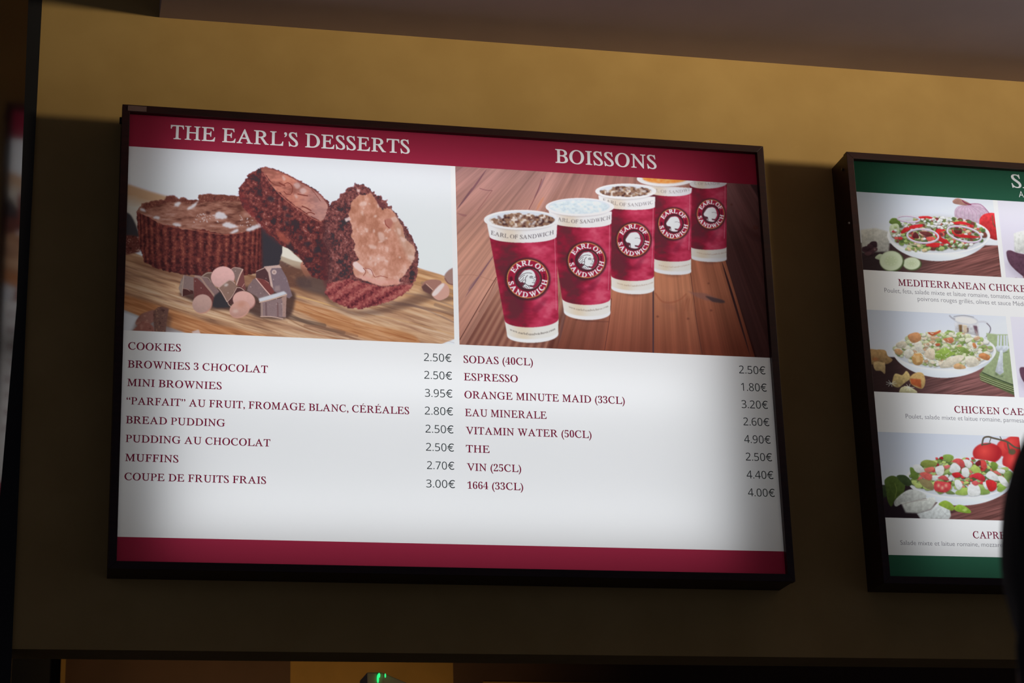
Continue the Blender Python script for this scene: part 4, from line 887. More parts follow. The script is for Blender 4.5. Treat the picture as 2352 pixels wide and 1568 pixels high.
        for L, col in (([(720, 600), (780, 560), (880, 570), (940, 620), (860, 660), (760, 650)], (140, 152, 76)), ([(1020, 500), (1100, 485), (1160, 520), (1100, 590), (1040, 560)], (138, 166, 82)), ([(580, 660), (660, 700), (690, 800), (610, 800)], (112, 138, 64)), ([(700, 820), (820, 830), (890, 900), (880, 960), (760, 910)], (150, 136, 96)),
                       ([(1660, 590), (1730, 600), (1740, 670), (1680, 700)], (120, 146, 66)), ([(1380, 680), (1440, 620), (1520, 690), (1460, 740)], (178, 196, 104)), ([(1830, 760), (1900, 700), (1950, 760), (1880, 850)], (138, 162, 92)), ([(1740, 960), (1780, 880), (1880, 900), (1800, 980)], (148, 180, 84)), ([(1500, 960), (1600, 920), (1640, 1000), (1520, 1020)], (140, 168, 88)),
                       ([(1180, 1000), (1260, 930), (1360, 940), (1340, 1020), (1240, 1025)], (166, 192, 96)), ([(1050, 980), (1100, 960), (1180, 1010), (1080, 1010)], (120, 140, 84)),
                       ([(620, 640), (700, 620), (770, 690), (750, 730), (660, 720)], (226, 228, 222)), ([(920, 660), (1020, 640), (1030, 730), (980, 780), (930, 740)], (228, 230, 222)), ([(1110, 660), (1170, 595), (1250, 660), (1230, 720), (1120, 730)], (232, 236, 232)), ([(1270, 680), (1340, 660), (1370, 730), (1350, 790), (1280, 770)], (230, 232, 226)),
                       ([(1280, 560), (1350, 555), (1410, 610), (1370, 670), (1300, 620)], (228, 230, 222)), ([(870, 770), (980, 770), (980, 810), (880, 830)], (226, 230, 224)), ([(1180, 830), (1240, 830), (1280, 900), (1230, 960), (1180, 900)], (230, 234, 230)), ([(1365, 890), (1490, 900), (1510, 1020), (1360, 1030)], (236, 238, 234)),
                       ([(1590, 770), (1650, 705), (1750, 770), (1790, 830), (1680, 830)], (234, 236, 232)), ([(1750, 780), (1830, 790), (1900, 890), (1870, 920), (1790, 870)], (230, 232, 226)), ([(1550, 860), (1630, 860), (1640, 930), (1590, 950)], (230, 232, 228)), ([(1740, 680), (1840, 690), (1830, 740), (1760, 720)], (232, 234, 230)),
                       ([(910, 850), (1000, 845), (1110, 870), (1120, 940), (1040, 990), (910, 960)], (206, 74, 78)), ([(710, 740), (800, 720), (870, 770), (850, 830), (760, 800)], (216, 104, 96)), ([(770, 680), (880, 650), (900, 690), (820, 730)], (216, 116, 100)), ([(950, 800), (1030, 765), (1090, 810), (1080, 830)], (206, 92, 94)), ([(1140, 740), (1230, 725), (1260, 770), (1180, 795)], (200, 50, 56)),
                       ([(1140, 580), (1200, 540), (1280, 560), (1310, 640), (1270, 660), (1200, 600)], (208, 88, 88)), ([(1500, 570), (1570, 565), (1600, 620), (1580, 690), (1520, 640)], (210, 78, 74)), ([(1450, 600), (1510, 565), (1520, 620), (1480, 640)], (120, 42, 46)), ([(1400, 770), (1480, 730), (1560, 770), (1580, 820), (1540, 840), (1470, 810)], (202, 56, 66)),
                       ([(1590, 840), (1680, 830), (1730, 880), (1720, 950), (1640, 970)], (204, 52, 54)), ([(1400, 860), (1450, 835), (1500, 870), (1450, 900)], (214, 96, 96)), ([(1690, 710), (1740, 710), (1800, 760), (1740, 750)], (214, 110, 104)), ([(1030, 640), (1100, 630), (1110, 650), (1060, 680)], (214, 112, 110))): 
            c.fill(smooth(Q(L)) + (.5, 1.2), np.array(col) * .55, .5, 1); shape(c, Q(L), col, dark=.86)
        for x, y in ((960, 900), (1010, 930), (1060, 900)): c.fill(Q(ell(x, y, 26, 30)), (232, 150, 140), .6, .8); c.fill(Q(ell(x, y, 10, 14)), (228, 196, 150), .7, .5)
        shape(c, Q([(240, 830), (330, 770), (430, 800), (510, 880), (500, 980), (450, 1060), (380, 1090), (330, 1180), (280, 1100), (260, 960)]), (84, 102, 50)); shape(c, Q([(400, 780), (500, 760), (580, 820), (600, 890), (520, 900)]), (70, 86, 54)); c.line(Q([(380, 880), (400, 960), (380, 1060)]), 2, (130, 146, 70), .6, 1.4)
        shape(c, Q([(370, 1110), (480, 1000), (600, 950), (760, 1000), (790, 1060), (640, 1100), (480, 1140), (390, 1180)]), (206, 208, 202)); shape(c, Q([(460, 1130), (620, 1100), (900, 1050), (930, 1110), (870, 1210), (700, 1270), (520, 1260)]), (216, 218, 210), False, 1.4)
        shape(c, Q([(670, 1275), (860, 1220), (960, 1110), (1110, 1220), (1125, 1300), (1100, 1350), (720, 1345)]), (222, 226, 224), False, 1.2); c.line(Q([(480, 1150), (640, 1110), (800, 1090)]), 1.6, (170, 160, 154), .6, 1)
        shape(c, Q([(960, 1150), (1040, 1100), (1120, 1130), (1170, 1190), (1140, 1235), (1050, 1200)]), (150, 178, 70)); shape(c, Q([(1170, 1190), (1230, 1155), (1320, 1180), (1390, 1240), (1370, 1270), (1250, 1255), (1180, 1230)]), (140, 174, 64)); c.fill(Q([(1270, 1230), (1320, 1200), (1350, 1220), (1310, 1250)]), (186, 206, 120), .7, 1)
    return c

def paint_sandwich(k):
    """second column of the salad board: a dark roll with white cheese on a pale table"""
    if k == 1: c = Cv(2285, 445, 2700, 680, 2.0); ox, oy = 0, 0
    else: c = Cv(2315, 710, 2740, 950, 2.0); ox, oy = 30, 268
    X, Y = c.X, c.Y
    c.a[:] = mix((224, 222, 238), (214, 208, 222), (Y - c.y0) / 200)
    Q = lambda L: [(x + ox, y + oy) for x, y in L]
    c.fill(smooth(Q([(2312, 600), (2340, 640), (2420, 672), (2560, 690), (2640, 660), (2600, 630), (2400, 610)])), (150, 140, 160), .35, 6)
    shape(c, Q([(2328, 536), (2352, 530), (2380, 545), (2380, 585), (2330, 580)]), (222, 224, 220), False, 1)
    shape(c, Q([(2311, 581), (2320, 575), (2346, 583), (2440, 596), (2560, 600), (2640, 610), (2650, 640), (2560, 672), (2440, 668), (2380, 652), (2351, 636), (2320, 608)]), (96, 66, 82), dark=.7)
    rnd = np.random.RandomState(60 + k)
    bits(c, 2470 + ox, 576 + oy, 110, 20, [(232, 234, 228), (206, 90, 86), (150, 176, 96), (120, 60, 86), (214, 214, 190)], 120, rnd, (4, 9))
    bits(c, 2420 + ox, 640 + oy, 90, 10, [(120, 76, 80), (92, 60, 74)], 26, rnd, (3, 7))
    return c
# ---------------------------------------------------------------- room
def struct(name, bm, mat, **k): return tag(bm_obj(name, bm, mat, **k), kind='structure')
c0 = ray(60, 700, ZW)[0]; vb = ray(700, 1497, ZW)[1]; sof = ray(366, 38, ZW); sv = .5 * (sof[1] + ray(2352, 190, ZW)[1])
ZB = ZW + .075                                                       # back of the panel wall, seen from below
bm = bmesh.new(); boxp(bm, c0, 4.0, -1.3, vb, ZW, ZB); struct('wall_back', bm, MAT['wall'])
bm = bmesh.new(); boxp(bm, sof[0], 4.0, sv - .06, sv, -2.2, ZW); struct('ceiling', bm, MAT['soffit'])
bm = bmesh.new(); boxp(bm, -3.0, 4.2, -1.36, -1.3, -6.5, 4.2); struct('ceiling', bm, MAT['brownwall'])
# set-back wall on the left, beyond the corner
ZL = ZW + .43
bm = bmesh.new(); boxp(bm, -2.5, ray(96, 0, ZL)[0], -1.3, vb + .02, ZL, ZL + .05); struct('wall_left', bm, MAT['wall'])
bm = bmesh.new(); boxp(bm, -3.0, 4.2, TOP / W, TOP / W + .05, -6.5, 4.2); struct('floor', bm, MAT['floor'])
# far kitchen wall seen under the panel wall
ZK = 2.6
def kx(px, py): return ray(px, py, ZK)
k1, k2, k3 = kx(150, 1540), kx(667, 1540), kx(960, 1540)
yk = ray(1176, 1440, ZK)[1]
bm = bmesh.new(); boxp(bm, k1[0], k2[0], yk, TOP / W, ZK, ZK + .05); struct('wall_kitchen', bm, MAT['brownwall'])
bm = bmesh.new(); boxp(bm, k2[0], k3[0] + .1, yk, TOP / W, ZK + .02, ZK + .07); struct('wall_kitchen', bm, MAT['amber'])
bm = bmesh.new(); boxp(bm, k3[0] + .1, 5.2, yk, TOP / W, ZK + .02, ZK + .07); struct('wall_kitchen', bm, MAT['brownwall'])
la, lb = kx(1112, 1563), kx(1480, 1563); bm = bmesh.new(); boxp(bm, la[0], lb[0], la[1], la[1] + .05, ZK + .012, ZK + .02); struct('lit_ledge_strip', bm, MAT['amber'])  # amber colour stands in for light on a ledge
bm = bmesh.new(); boxp(bm, k1[0] - .012, k1[0], yk, TOP / W, ZK - .02, ZK + .05); struct('lit_edge_strip', bm, MAT['amber'])  # amber strip puts the brown panel's lit left edge into colour
bm = bmesh.new(); boxp(bm, -3.0, k1[0] - .012, yk, TOP / W, ZK + .03, ZK + .07); struct('wall_kitchen', bm, MAT['black'])
bm = bmesh.new(); boxp(bm, c0, 5.2, yk - .05, yk, ZB, ZK + .1); struct('ceiling', bm, MAT['brownwall'])
# leaning dark post that closes the gap at the corner
def zq(px, py, z): q = ray(px, py, z); return (q[0], q[1])
bm = bmesh.new(); prism(bm, [zq(66, -20, ZW - .004), zq(98, -20, ZW - .004), zq(61, 700, ZW - .004), zq(23, 1600, ZW - .004), zq(-40, 1600, ZW - .004), zq(38, 700, ZW - .004)], ZW - .004, ZW + .03)
struct('trim_2', bm, MAT['black'])

# ---------------------------------------------------------------- lettering and prints on a board
def text_line(name, style, txt, a, b, cap, mat, parent, ref=None, z=-.0010, hole=None):
    """a, b: photo pixels of the two ends of the base line; the line is laid level on the sheet"""
    A = ray(*a); B = ray(*b)
    v = .5 * (A[1] + B[1]); u0 = A[0]; wid = B[0] - A[0]
    t = ref or txt
    g0 = glyph(style, t[0])[0]; off = g0[:, 0].min(); last = glyph(style, t[-1]); tail = last[3] - last[0][:, 0].max()
    tot = line_width(style, t) - off - tail
    sx = wid / tot
    H = ray(a[0], a[1] - cap); em = abs(A[1] - H[1]) / {'sans': .714}.get(style, .70)
    V = []; F = []; x = -off; loops = []
    for ch in txt:
        gv, gt, gl, adv = glyph(style, ch)
        n = len(V)
        for p in gv: V.append(P3(u0 + (x + p[0]) * sx, v - p[1] * em, z))
        F += [(n + i, n + j, n + k) for i, j, k in gt]
        loops += [[(u0 + (x + p[0]) * sx, v - p[1] * em) for p in l] for l in gl]
        x += adv
    if hole is not None: hole += loops
    return mesh_obj(name, V, F, mat, parent)

def band(name, u0, u1, v0, v1, holes, mat, parent, z=-.0008):
    """strip of film with the letters left out of the ink"""
    cu = bpy.data.curves.new(name, 'CURVE'); cu.dimensions = '2D'; cu.fill_mode = 'BOTH'
    for lp in [[(u0, v0), (u1, v0), (u1, v1), (u0, v1)]] + holes:
        s = cu.splines.new('POLY'); s.points.add(len(lp) - 1)
        for p, q in zip(s.points, lp): p.co = (q[0], -q[1], 0, 1)
        s.use_cyclic_u = True
    o = bpy.data.objects.new(name, cu); COL.objects.link(o); bpy.context.view_layer.update()
    me = o.to_mesh(); V = [P3(p.co.x, -p.co.y, z) for p in me.vertices]; F = [tuple(f.vertices) for f in me.polygons]; o.to_mesh_clear()
    bpy.data.objects.remove(o); bpy.data.curves.remove(cu)
    return mesh_obj(name, V, F, mat, parent)

def photo(name, u0, u1, v0, v1, canvas, parent, dens=1.1, label=None):
    """printed picture: a fine grid carrying its ink colours"""
    pu, pv = pix(np.array([u0, u1, u0, u1]), np.array([v0, v0, v1, v1]))
    nx = int(max(np.hypot(pu[1]-pu[0], pv[1]-pv[0]), np.hypot(pu[3]-pu[2], pv[3]-pv[2])) * dens); ny = int(np.hypot(pu[2]-pu[0], pv[2]-pv[0]) * dens)
    U, V = np.meshgrid(np.linspace(u0, u1, nx + 1), np.linspace(v0, v1, ny + 1))
    px, py = pix(U, V)
    canvas.a = _blur(canvas.a, 0)
    col = canvas.sample(px, py)
    colf = np.clip(lin(np.clip(col, 0, 255)) / REF, 0, 1)
    n = U.size; co = np.empty((n, 3), np.float32); co[:, 0] = U.ravel() * W; co[:, 1] = -.0008 * W; co[:, 2] = TOP - V.ravel() * W
    idx = np.arange(n).reshape(U.shape); q = np.stack([idx[:-1, :-1], idx[1:, :-1], idx[1:, 1:], idx[:-1, 1:]], -1).reshape(-1, 4).astype(np.int32)
    me = bpy.data.meshes.new(name); me.vertices.add(n); me.vertices.foreach_set('co', co.ravel())
    me.loops.add(q.size); me.loops.foreach_set('vertex_index', q.ravel()); me.polygons.add(len(q)); me.polygons.foreach_set('loop_start', np.arange(0, q.size, 4, dtype=np.int32))
    me.update(calc_edges=True)
    at = me.color_attributes.new('ink', 'FLOAT_COLOR', 'POINT'); c4 = np.ones((n, 4), np.float32); c4[:, :3] = colf.reshape(-1, 3); at.data.foreach_set('color', c4.ravel())
    o = bpy.data.objects.new(name, me); COL.objects.link(o); me.materials.append(MAT['photo']); o.parent = parent
    if label: o['label'] = label
    return o

def tube_light(parent, u0, u1, v0, v1, z, power, col=(.965, .98, 1.0)):
    d = bpy.data.lights.new('lamp_panel', 'AREA'); d.shape = 'RECTANGLE'; d.size = (u1 - u0) * W; d.size_y = (v1 - v0) * W; d.energy = power; d.color = col
    o = bpy.data.objects.new('lamp_panel', d); COL.objects.link(o); o.location = P3((u0 + u1) / 2, (v0 + v1) / 2, z); o.rotation_euler = (math.radians(-90), 0, 0)
    o.rotation_euler = Vector((0, -1, 0)).to_track_quat('-Z', 'Z').to_euler(); o.parent = parent
    return o

HB = .6944
def lightbox(root, u0, u1):
    """cherry-red frame of four mitred rails, deep housing, lit white sheet"""
    f = .0115; zf = -.0095; e = .0012
    o0, o1, p0, p1 = u0 - f, u1 + f, -f, HB + f
    for poly in ([(o0, p0), (o1, p0), (u1, 0), (u0, 0)], [(o1, p0), (o1, p1), (u1, HB), (u1, 0)], [(o1, p1), (o0, p1), (u0, HB), (u1, HB)], [(o0, p1), (o0, p0), (u0, 0), (u0, HB)]):
        bm = bmesh.new(); prism(bm, poly, zf, .004); bm_obj('frame_rail', bm, MAT['frame'], root, bevel=.0006)
    bm = bmesh.new(); z0, z1 = .0045, ZW - .0003; t = .004; a0, a1, b0, b1 = o0 + .001, o1 - .001, p0 + .001, p1 - .001
    for q in ((a0, a1, b0, b0 + t), (a0, a1, b1 - t, b1), (a0, a0 + t, b0 + t, b1 - t), (a1 - t, a1, b0 + t, b1 - t)): boxp(bm, *q, z0, z1)
    bm_obj('housing', bm, MAT['frame'], root)
    bm = bmesh.new(); boxp(bm, a0 + t, a1 - t, b0 + t, b1 - t, z1 - .002, z1); bm_obj('back_panel', bm, MAT['inner'], root)
    mesh_obj('lit_sheet', [P3(u0 - .002, -.002, 0), P3(u1 + .002, -.002, 0), P3(u1 + .002, HB + .002, 0), P3(u0 - .002, HB + .002, 0)], [(0, 1, 2, 3)], MAT['sheet'], root)
    bm = bmesh.new(); w0 = t + .0002; x = .002
    for q in ((a0 + w0, a1 - w0, b0 + w0, b0 + w0 + x), (a0 + w0, a1 - w0, b1 - w0 - x, b1 - w0), (a0 + w0, a0 + w0 + x, b0 + w0 + x, b1 - w0 - x), (a1 - w0 - x, a1 - w0, b0 + w0 + x, b1 - w0 - x)): boxp(bm, *q, z0 + .001, z1 - .003)
    bm_obj('lining', bm, MAT['inner'], root)
    tube_light(root, u0 + .062, u1 - .078, .030, HB - .020, .0545, 1.76)
    for a, b, pw in ((.045, .095, .085), (.385, .435, .055), (.585, .625, .04)): tube_light(root, u0 + .10, u1 - .13, a, b, .048, pw)

# ---------------------------------------------------------------- dessert and drinks board
B1 = tag(empty('menu_board', P3(.5, HB / 2, 0)), 'wide lit menu of desserts and drinks with crimson bands and cherry frame', 'menu board', 'lit menu boards along the wall')
B1.location = (0, 0, 0)
lightbox(B1, 0.0, 1.0)
v1, v2, v3 = .0534, .3473, .6576
holes = []
text_line('heading', 'caps', 'THE EARL’S DESSERTS', (391.5, 318.5), (941, 353), 31.5, MAT['clear'], B1, hole=holes, z=-.0008)['label'] = 'white heading of the desserts half'
text_line('heading', 'caps', 'BOISSONS', (1275.9, 374), (1508, 387.5), 30.8, MAT['clear'], B1, hole=holes, z=-.0008)['label'] = 'white heading of the drinks half'
band('header_band', -.001, 1.001, -.001, v1, holes, MAT['crimson'], B1)
band('footer_band', -.001, 1.001, v3, HB + .001, [], MAT['crimson'], B1)
pr = ray(1043.5, 789)[0]; pl = ray(1055, 790)[0]
photo('dessert_photo', -.001, pr, v1, v2, paint_dessert(), B1, label='printed picture of three chocolate brownies and chocolate pieces on a wooden board')
photo('drinks_photo', pl, 1.001, v1, v2, paint_drinks(), B1, label='printed picture of five crimson paper cups in a row on a plank table')
for txt, a, b in (('COOKIES', (293.9, 803), (415.4, 806.9)), ('BROWNIES 3 CHOCOLAT', (293, 844.8), (615.3, 855.7)), ('MINI BROWNIES', (292, 887.2), (509, 893.4)),
                  ('“PARFAIT” AU FRUIT, FROMAGE BLANC, CÉRÉALES', (290, 929.3), (939.7, 950.3)), ('BREAD PUDDING', (289, 972.8), (516.8, 978.7)), ('PUDDING AU CHOCOLAT', (288.2, 1015.4), (621, 1025)),
                  ('MUFFINS', (287.2, 1058.9), (409.7, 1062)), ('COUPE DE FRUITS FRAIS', (285.5, 1103), (611, 1110.5)),
                  ('SODAS (40CL)', (1064.4, 834.3), (1223.9, 838.5)), ('ESPRESSO', (1065.5, 874), (1189.3, 877.5)), ('ORANGE MINUTE MAID (33CL)', (1066.5, 915), (1435, 927.3)), ('EAU MINERALE', (1068.1, 955.9), (1255.4, 961.5)),
                  ('VITAMIN WATER (50CL)', (1069.5, 997.5), (1358.5, 1005.4)), ('THE', (1070, 1038.7), (1124.5, 1040)), ('VIN (25CL)', (1071.9, 1080.7), (1197, 1084)), ('1664 (33CL)', (1073.5, 1122.6), (1201.6, 1125.7))):
    text_line('item_name', 'caps', txt, a, b, 16.6, MAT['maroon'], B1)
for txt, a, b in (('2.50€', (973.6, 829.6), (1036.8, 831)), ('2.50€', (974.3, 870.5), (1038, 871.7)), ('3.95€', (976, 911.7), (1039, 912.8)), ('2.80€', (975.5, 952.6), (1040.3, 953.5)), ('2.50€', (977.1, 994), (1041.5, 995)),
                  ('2.50€', (978.3, 1035.6), (1042.6, 1036.8)), ('2.70€', (980.6, 1077.5), (1043.3, 1078.6)), ('3.00€', (978.8, 1119.6), (1045, 1120.7)),
                  ('2.50€', (1697.6, 858.2), (1758, 859.4)), ('1.80€', (1702.5, 897.9), (1761, 899)), ('3.20€', (1703.3, 937.6), (1763.7, 938.6)), ('2.60€', (1707.5, 977.3), (1767, 978.3)), ('4.90€', (1709.4, 1017.5), (1770, 1018.7)),
                  ('2.50€', (1713, 1058), (1773.3, 1059)), ('4.40€', (1715, 1098.9), (1776.5, 1099.9)), ('4.00€', (1718, 1139.8), (1779.5, 1140.8))):
    text_line('price', 'sans', txt, a, b, 17.9, MAT['char'], B1)
a = ray(303, 246, -.0097); bm = bmesh.new(); boxp(bm, a[0] - .006, a[0] + .022, -.0098, -.0012, -.0101, -.0094); bm_obj('tape', bm, MAT['tape'], B1)['label'] = 'faded piece of tape at the corner of the frame'
bm = bmesh.new(); boxp(bm, -.0145, -.0112, .004, .012, .004, .012); bm_obj('latch', bm, MAT['black'], B1)

# ---------------------------------------------------------------- salad board
X2 = 1.1660; XR = 1.4100
B2 = tag(empty('menu_board'), 'lit salad menu with dark green bands, cut off by the right edge', 'menu board', 'lit menu boards along the wall')
lightbox(B2, X2, X2 + 1.0)
holes = []
text_line('heading', 'caps', 'SALADES', (2323.8, 430.2), (2346.3, 431.4), 29, MAT['clear'], B2, ref='S', hole=holes, z=-.0008)['label'] = 'white heading'
text_line('subheading', 'sans', 'A', (2340.3, 453), (2351.5, 453.7), 14.6, MAT['clear'], B2, hole=holes, z=-.0008)['label'] = 'white subheading'
g1, g2 = .0549, .6594
band('header_band', X2 - .001, X2 + 1.001, -.001, g1, holes, MAT['green'], B2); band('footer_band', X2 - .001, X2 + 1.001, g2, HB + .001, [], MAT['green'], B2)
rows = [(g1, .5 * (ray(1978, 620.4)[1] + ray(2299, 635.6)[1])), (.5 * (ray(1986, 711)[1] + ray(2312, 726.5)[1]), .5 * (ray(2004, 900)[1] + ray(2334, 911)[1])),
        (.5 * (ray(2011.5, 992.7)[1] + ray(2344.7, 1002)[1]), .5 * (ray(2030.5, 1188)[1] + ray(2314.6, 1196)[1]))]
for i, (a, b) in enumerate(rows):
    photo('salad_photo', X2 - .001, XR, a, b, paint_salad(i + 1), B2, 1.25, ('printed picture of a feta and red onion salad', 'printed picture of a chicken and crouton salad with fork and jug', 'printed picture of a tomato and mozzarella salad')[i])
    if i < 2: photo('sandwich_photo', XR + .008, XR + .27, a, b, paint_sandwich(i + 1), B2, .8, 'printed picture of a filled dark roll')
for txt, ref, a, b, cap, st, mt in (('MEDITERRANEAN CHICKEN', 'MEDITERRANEAN', (2063, 656.5), (2264.5, 665.9), 15, 'caps', 'maroon'), ('CHICKEN CAESAR', 'CHICKEN CAE', (2192, 948), (2350.5, 953.5), 15.5, 'caps', 'maroon'), ('CAPRESE', 'CAPRE', (2234.6, 1235.3), (2309.6, 1238), 15.8, 'caps', 'maroon'),
                              ('Poulet, feta, salade mixte et laitue romaine, tomates, concombres,', 'Poulet, feta, salade mixte et laitue romaine, tomates, conc', (2031.2, 671.8), (2352, 687.8), 10.8, 'sans', 'grey'),
                              ('poivrons rouges grillés, olives et sauce Méditerranéenne', 'poivrons rouges grillés, olives et sauce Médi', (2107.8, 691.8), (2352, 702.6), 10.8, 'sans', 'grey'),
                              ('Poulet, salade mixte et laitue romaine, parmesan', 'Poulet, salade mixte et laitue romaine, parmesa', (2080, 961), (2351.6, 970.6), 10.8, 'sans', 'grey'),
                              ('Salade mixte et laitue romaine, mozzarella', 'Salade mixte et laitue romaine, mozzarel', (2067.9, 1250.7), (2305.2, 1256.6), 10.8, 'sans', 'grey')):
    text_line('item_name' if st == 'caps' else 'description', st, txt, a, b, cap, MAT[mt], B2, ref=ref)
bm = bmesh.new(); q = ray(1928, 381, .002); bmesh.ops.create_cone(bm, cap_ends=True, segments=14, radius1=.0028, radius2=.0022, depth=.003, matrix=Matrix.Translation(P3(X2 - .0119, .011, .012)) @ Matrix.Rotation(math.radians(90), 4, 'Y')); bm_obj('screw', bm, MAT['screw'], B2)
bm = bmesh.new(); q = ray(1950, 512, -.0096); bmesh.ops.create_cone(bm, cap_ends=True, segments=14, radius1=.0022, radius2=.0018, depth=.002, matrix=Matrix.Translation(P3(q[0], q[1], -.0096)) @ Matrix.Rotation(math.radians(90), 4, 'X')); bm_obj('screw', bm, MAT['screw'], B2)

# ---------------------------------------------------------------- the same dessert board again on the set-back wall at the left
def copy_tree(o, parent=None):
    c = o.copy(); COL.objects.link(c); c.parent = parent
    for ch in list(o.children): copy_tree(ch, c)
    return c
B3 = copy_tree(B1); B3['label'] = 'blurred dessert menu on the set-back wall, behind the glass at the left edge'
# shift so that its left edge shows between the glass and the post
def off(dx, dy, dz): return Vector((dx * W, dz * W, -dy * W))
best = min(((abs(pix(np.array(dx), np.array(v1 + dy), .43)[0] - 27) + abs(pix(np.array(dx), np.array(v1 + dy), .43)[1] - 318), dx, dy) for dx in np.linspace(-.5, .1, 121) for dy in np.linspace(-.3, .3, 121)))
B3.location = off(best[1], best[2], .43)
m, nt, o = nodes('smoked rippled glass'); b = N(nt, 'ShaderNodeBsdfPrincipled'); nz = N(nt, 'ShaderNodeTexNoise'); bp = N(nt, 'ShaderNodeBump')
b.inputs['Base Color'].default_value = (.85, .83, .83, 1); b.inputs['Transmission Weight'].default_value = 1; b.inputs['Roughness'].default_value = .17; b.inputs['IOR'].default_value = 1.45
nz.inputs['Scale'].default_value = 14; bp.inputs['Strength'].default_value = .05; nt.links.new(nz.outputs['Fac'], bp.inputs['Height']); nt.links.new(bp.outputs[0], b.inputs['Normal']); nt.links.new(b.outputs[0], o.inputs[0])
g = ray(50, 700, .22)
bm = bmesh.new(); boxp(bm, -1.4, g[0] + .004, -1.2, TOP / W, .22, .226); tag(bm_obj('glass_pane', bm, m), kind='structure')

# ---------------------------------------------------------------- emergency exit light under the panel wall
E0 = ray(845, 1546, .9); ES = tag(empty('exit_light', P3(E0[0], E0[1], .9)), 'small green emergency light showing below the wall panel', 'emergency light')
m, nt, o = nodes('green diode'); em = N(nt, 'ShaderNodeEmission'); nz = N(nt, 'ShaderNodeTexNoise'); mr = N(nt, 'ShaderNodeMapRange'); em.inputs[0].default_value = (.03, .95, .22, 1); nz.inputs['Scale'].default_value = 90
mr.inputs[3].default_value = .3; mr.inputs[4].default_value = 2.2; nt.links.new(nz.outputs['Fac'], mr.inputs[0]); nt.links.new(mr.outputs[0], em.inputs[1]); nt.links.new(em.outputs[0], o.inputs[0])
grey = paint('grey plastic', (.34, .27, .2), (.3, .24, .17), .45, 20, .02)
def rel(o): o.location = o.location - ES.location; o.parent = ES; return o
a, b = ray(843, 1543, .9), ray(880, 1543, .9); hgt = .11
bm = bmesh.new(); boxp(bm, a[0], b[0], a[1], a[1] + hgt, .9, .99); rel(bm_obj('casing', bm, grey, bevel=.003))
bm = bmesh.new(); c1, c2 = ray(880, 1543, .9), ray(935, 1566, .9); prism(bm, [(c1[0], c1[1]), (c2[0], c2[1]), (c2[0], c2[1] + .09), (c1[0], c1[1] + .11)], .905, .93); rel(bm_obj('side_panel', bm, grey, bevel=.002))
for x0, x1, y0, y1 in ((865.5, 870.5, 1548, 1568), (868, 873.5, 1545, 1556), (883.3, 886.6, 1546, 1556)):
    p, q = ray(x0, y0, .897), ray(x1, y1, .897); mp = (p + q) / 2
    bm = bmesh.new(); bmesh.ops.create_uvsphere(bm, u_segments=14, v_segments=8, radius=1, matrix=Matrix.Translation(P3(mp[0], mp[1], .897)) @ Matrix.Diagonal(((q[0]-p[0]) / 2 * W, .003, (q[1]-p[1]) / 2 * W, 1))); rel(bm_obj('diode', bm, m, smooth_=True))
kl = ray(640, 1545, ZK); spot('kitchen_lamp_or_fill', P3(E0[0] + .1, E0[1] + .45, .55), P3(E0[0] + .02, E0[1] + .03, .9), 3.0, 40, 1.0, .05, (1.0, .85, .5)); spot('kitchen_lamp_or_fill', P3(kl[0], kl[1] + .6, 1.5), P3(kl[0], kl[1], ZK), 17, 78, 1.0, .05, (1.0, .70, .35))  # first spot is an added fill that brightens the exit light casing

spot('spot_or_fill', P3(-1.5, -.1, .30), P3(-.5, -.1, ZL), 5, 60, 1.0, .05, (1.0, .84, .6))  # added fill for the otherwise unlit set-back wall behind the glass

# ---------------------------------------------------------------- the customer whose dark head cuts the right edge of the view
def blob_body(name, parts, mat, parent, voxel, iters=6):
    """tapering limbs and rounded masses fused into one continuous skin"""
    bm = bmesh.new()
    for p in parts:
        if p[0] == 'e':
            _, c, r, rot = p
            bmesh.ops.create_icosphere(bm, subdivisions=3, radius=1, matrix=Matrix.Translation(c) @ Matrix.Rotation(rot, 4, 'X') @ Matrix.Diagonal((*r, 1)))
        else:
            _, a, b, ra, rb = p; a = Vector(a); b = Vector(b); n = max(2, int((b - a).length / (min(ra, rb) * .35)) + 1)
            for i in range(n + 1):
                t = i / n; bmesh.ops.create_icosphere(bm, subdivisions=2, radius=ra + (rb - ra) * t, matrix=Matrix.Translation(a.lerp(b, t)))
    me = bpy.data.meshes.new(name); bm.to_mesh(me); bm.free()
    o = bpy.data.objects.new(name, me); COL.objects.link(o)
    r = o.modifiers.new('fuse', 'REMESH'); r.mode = 'VOXEL'; r.voxel_size = voxel; r.use_smooth_shade = True
    s = o.modifiers.new('smooth', 'SMOOTH'); s.factor = .5; s.iterations = iters
    dg = bpy.context.evaluated_depsgraph_get(); me2 = bpy.data.meshes.new_from_object(o.evaluated_get(dg)); me2.name = name
    o.modifiers.clear(); o.data = me2; me2.materials.clear(); me2.materials.append(mat); me2.polygons.foreach_set('use_smooth', [True] * len(me2.polygons)); o.parent = parent
    return o

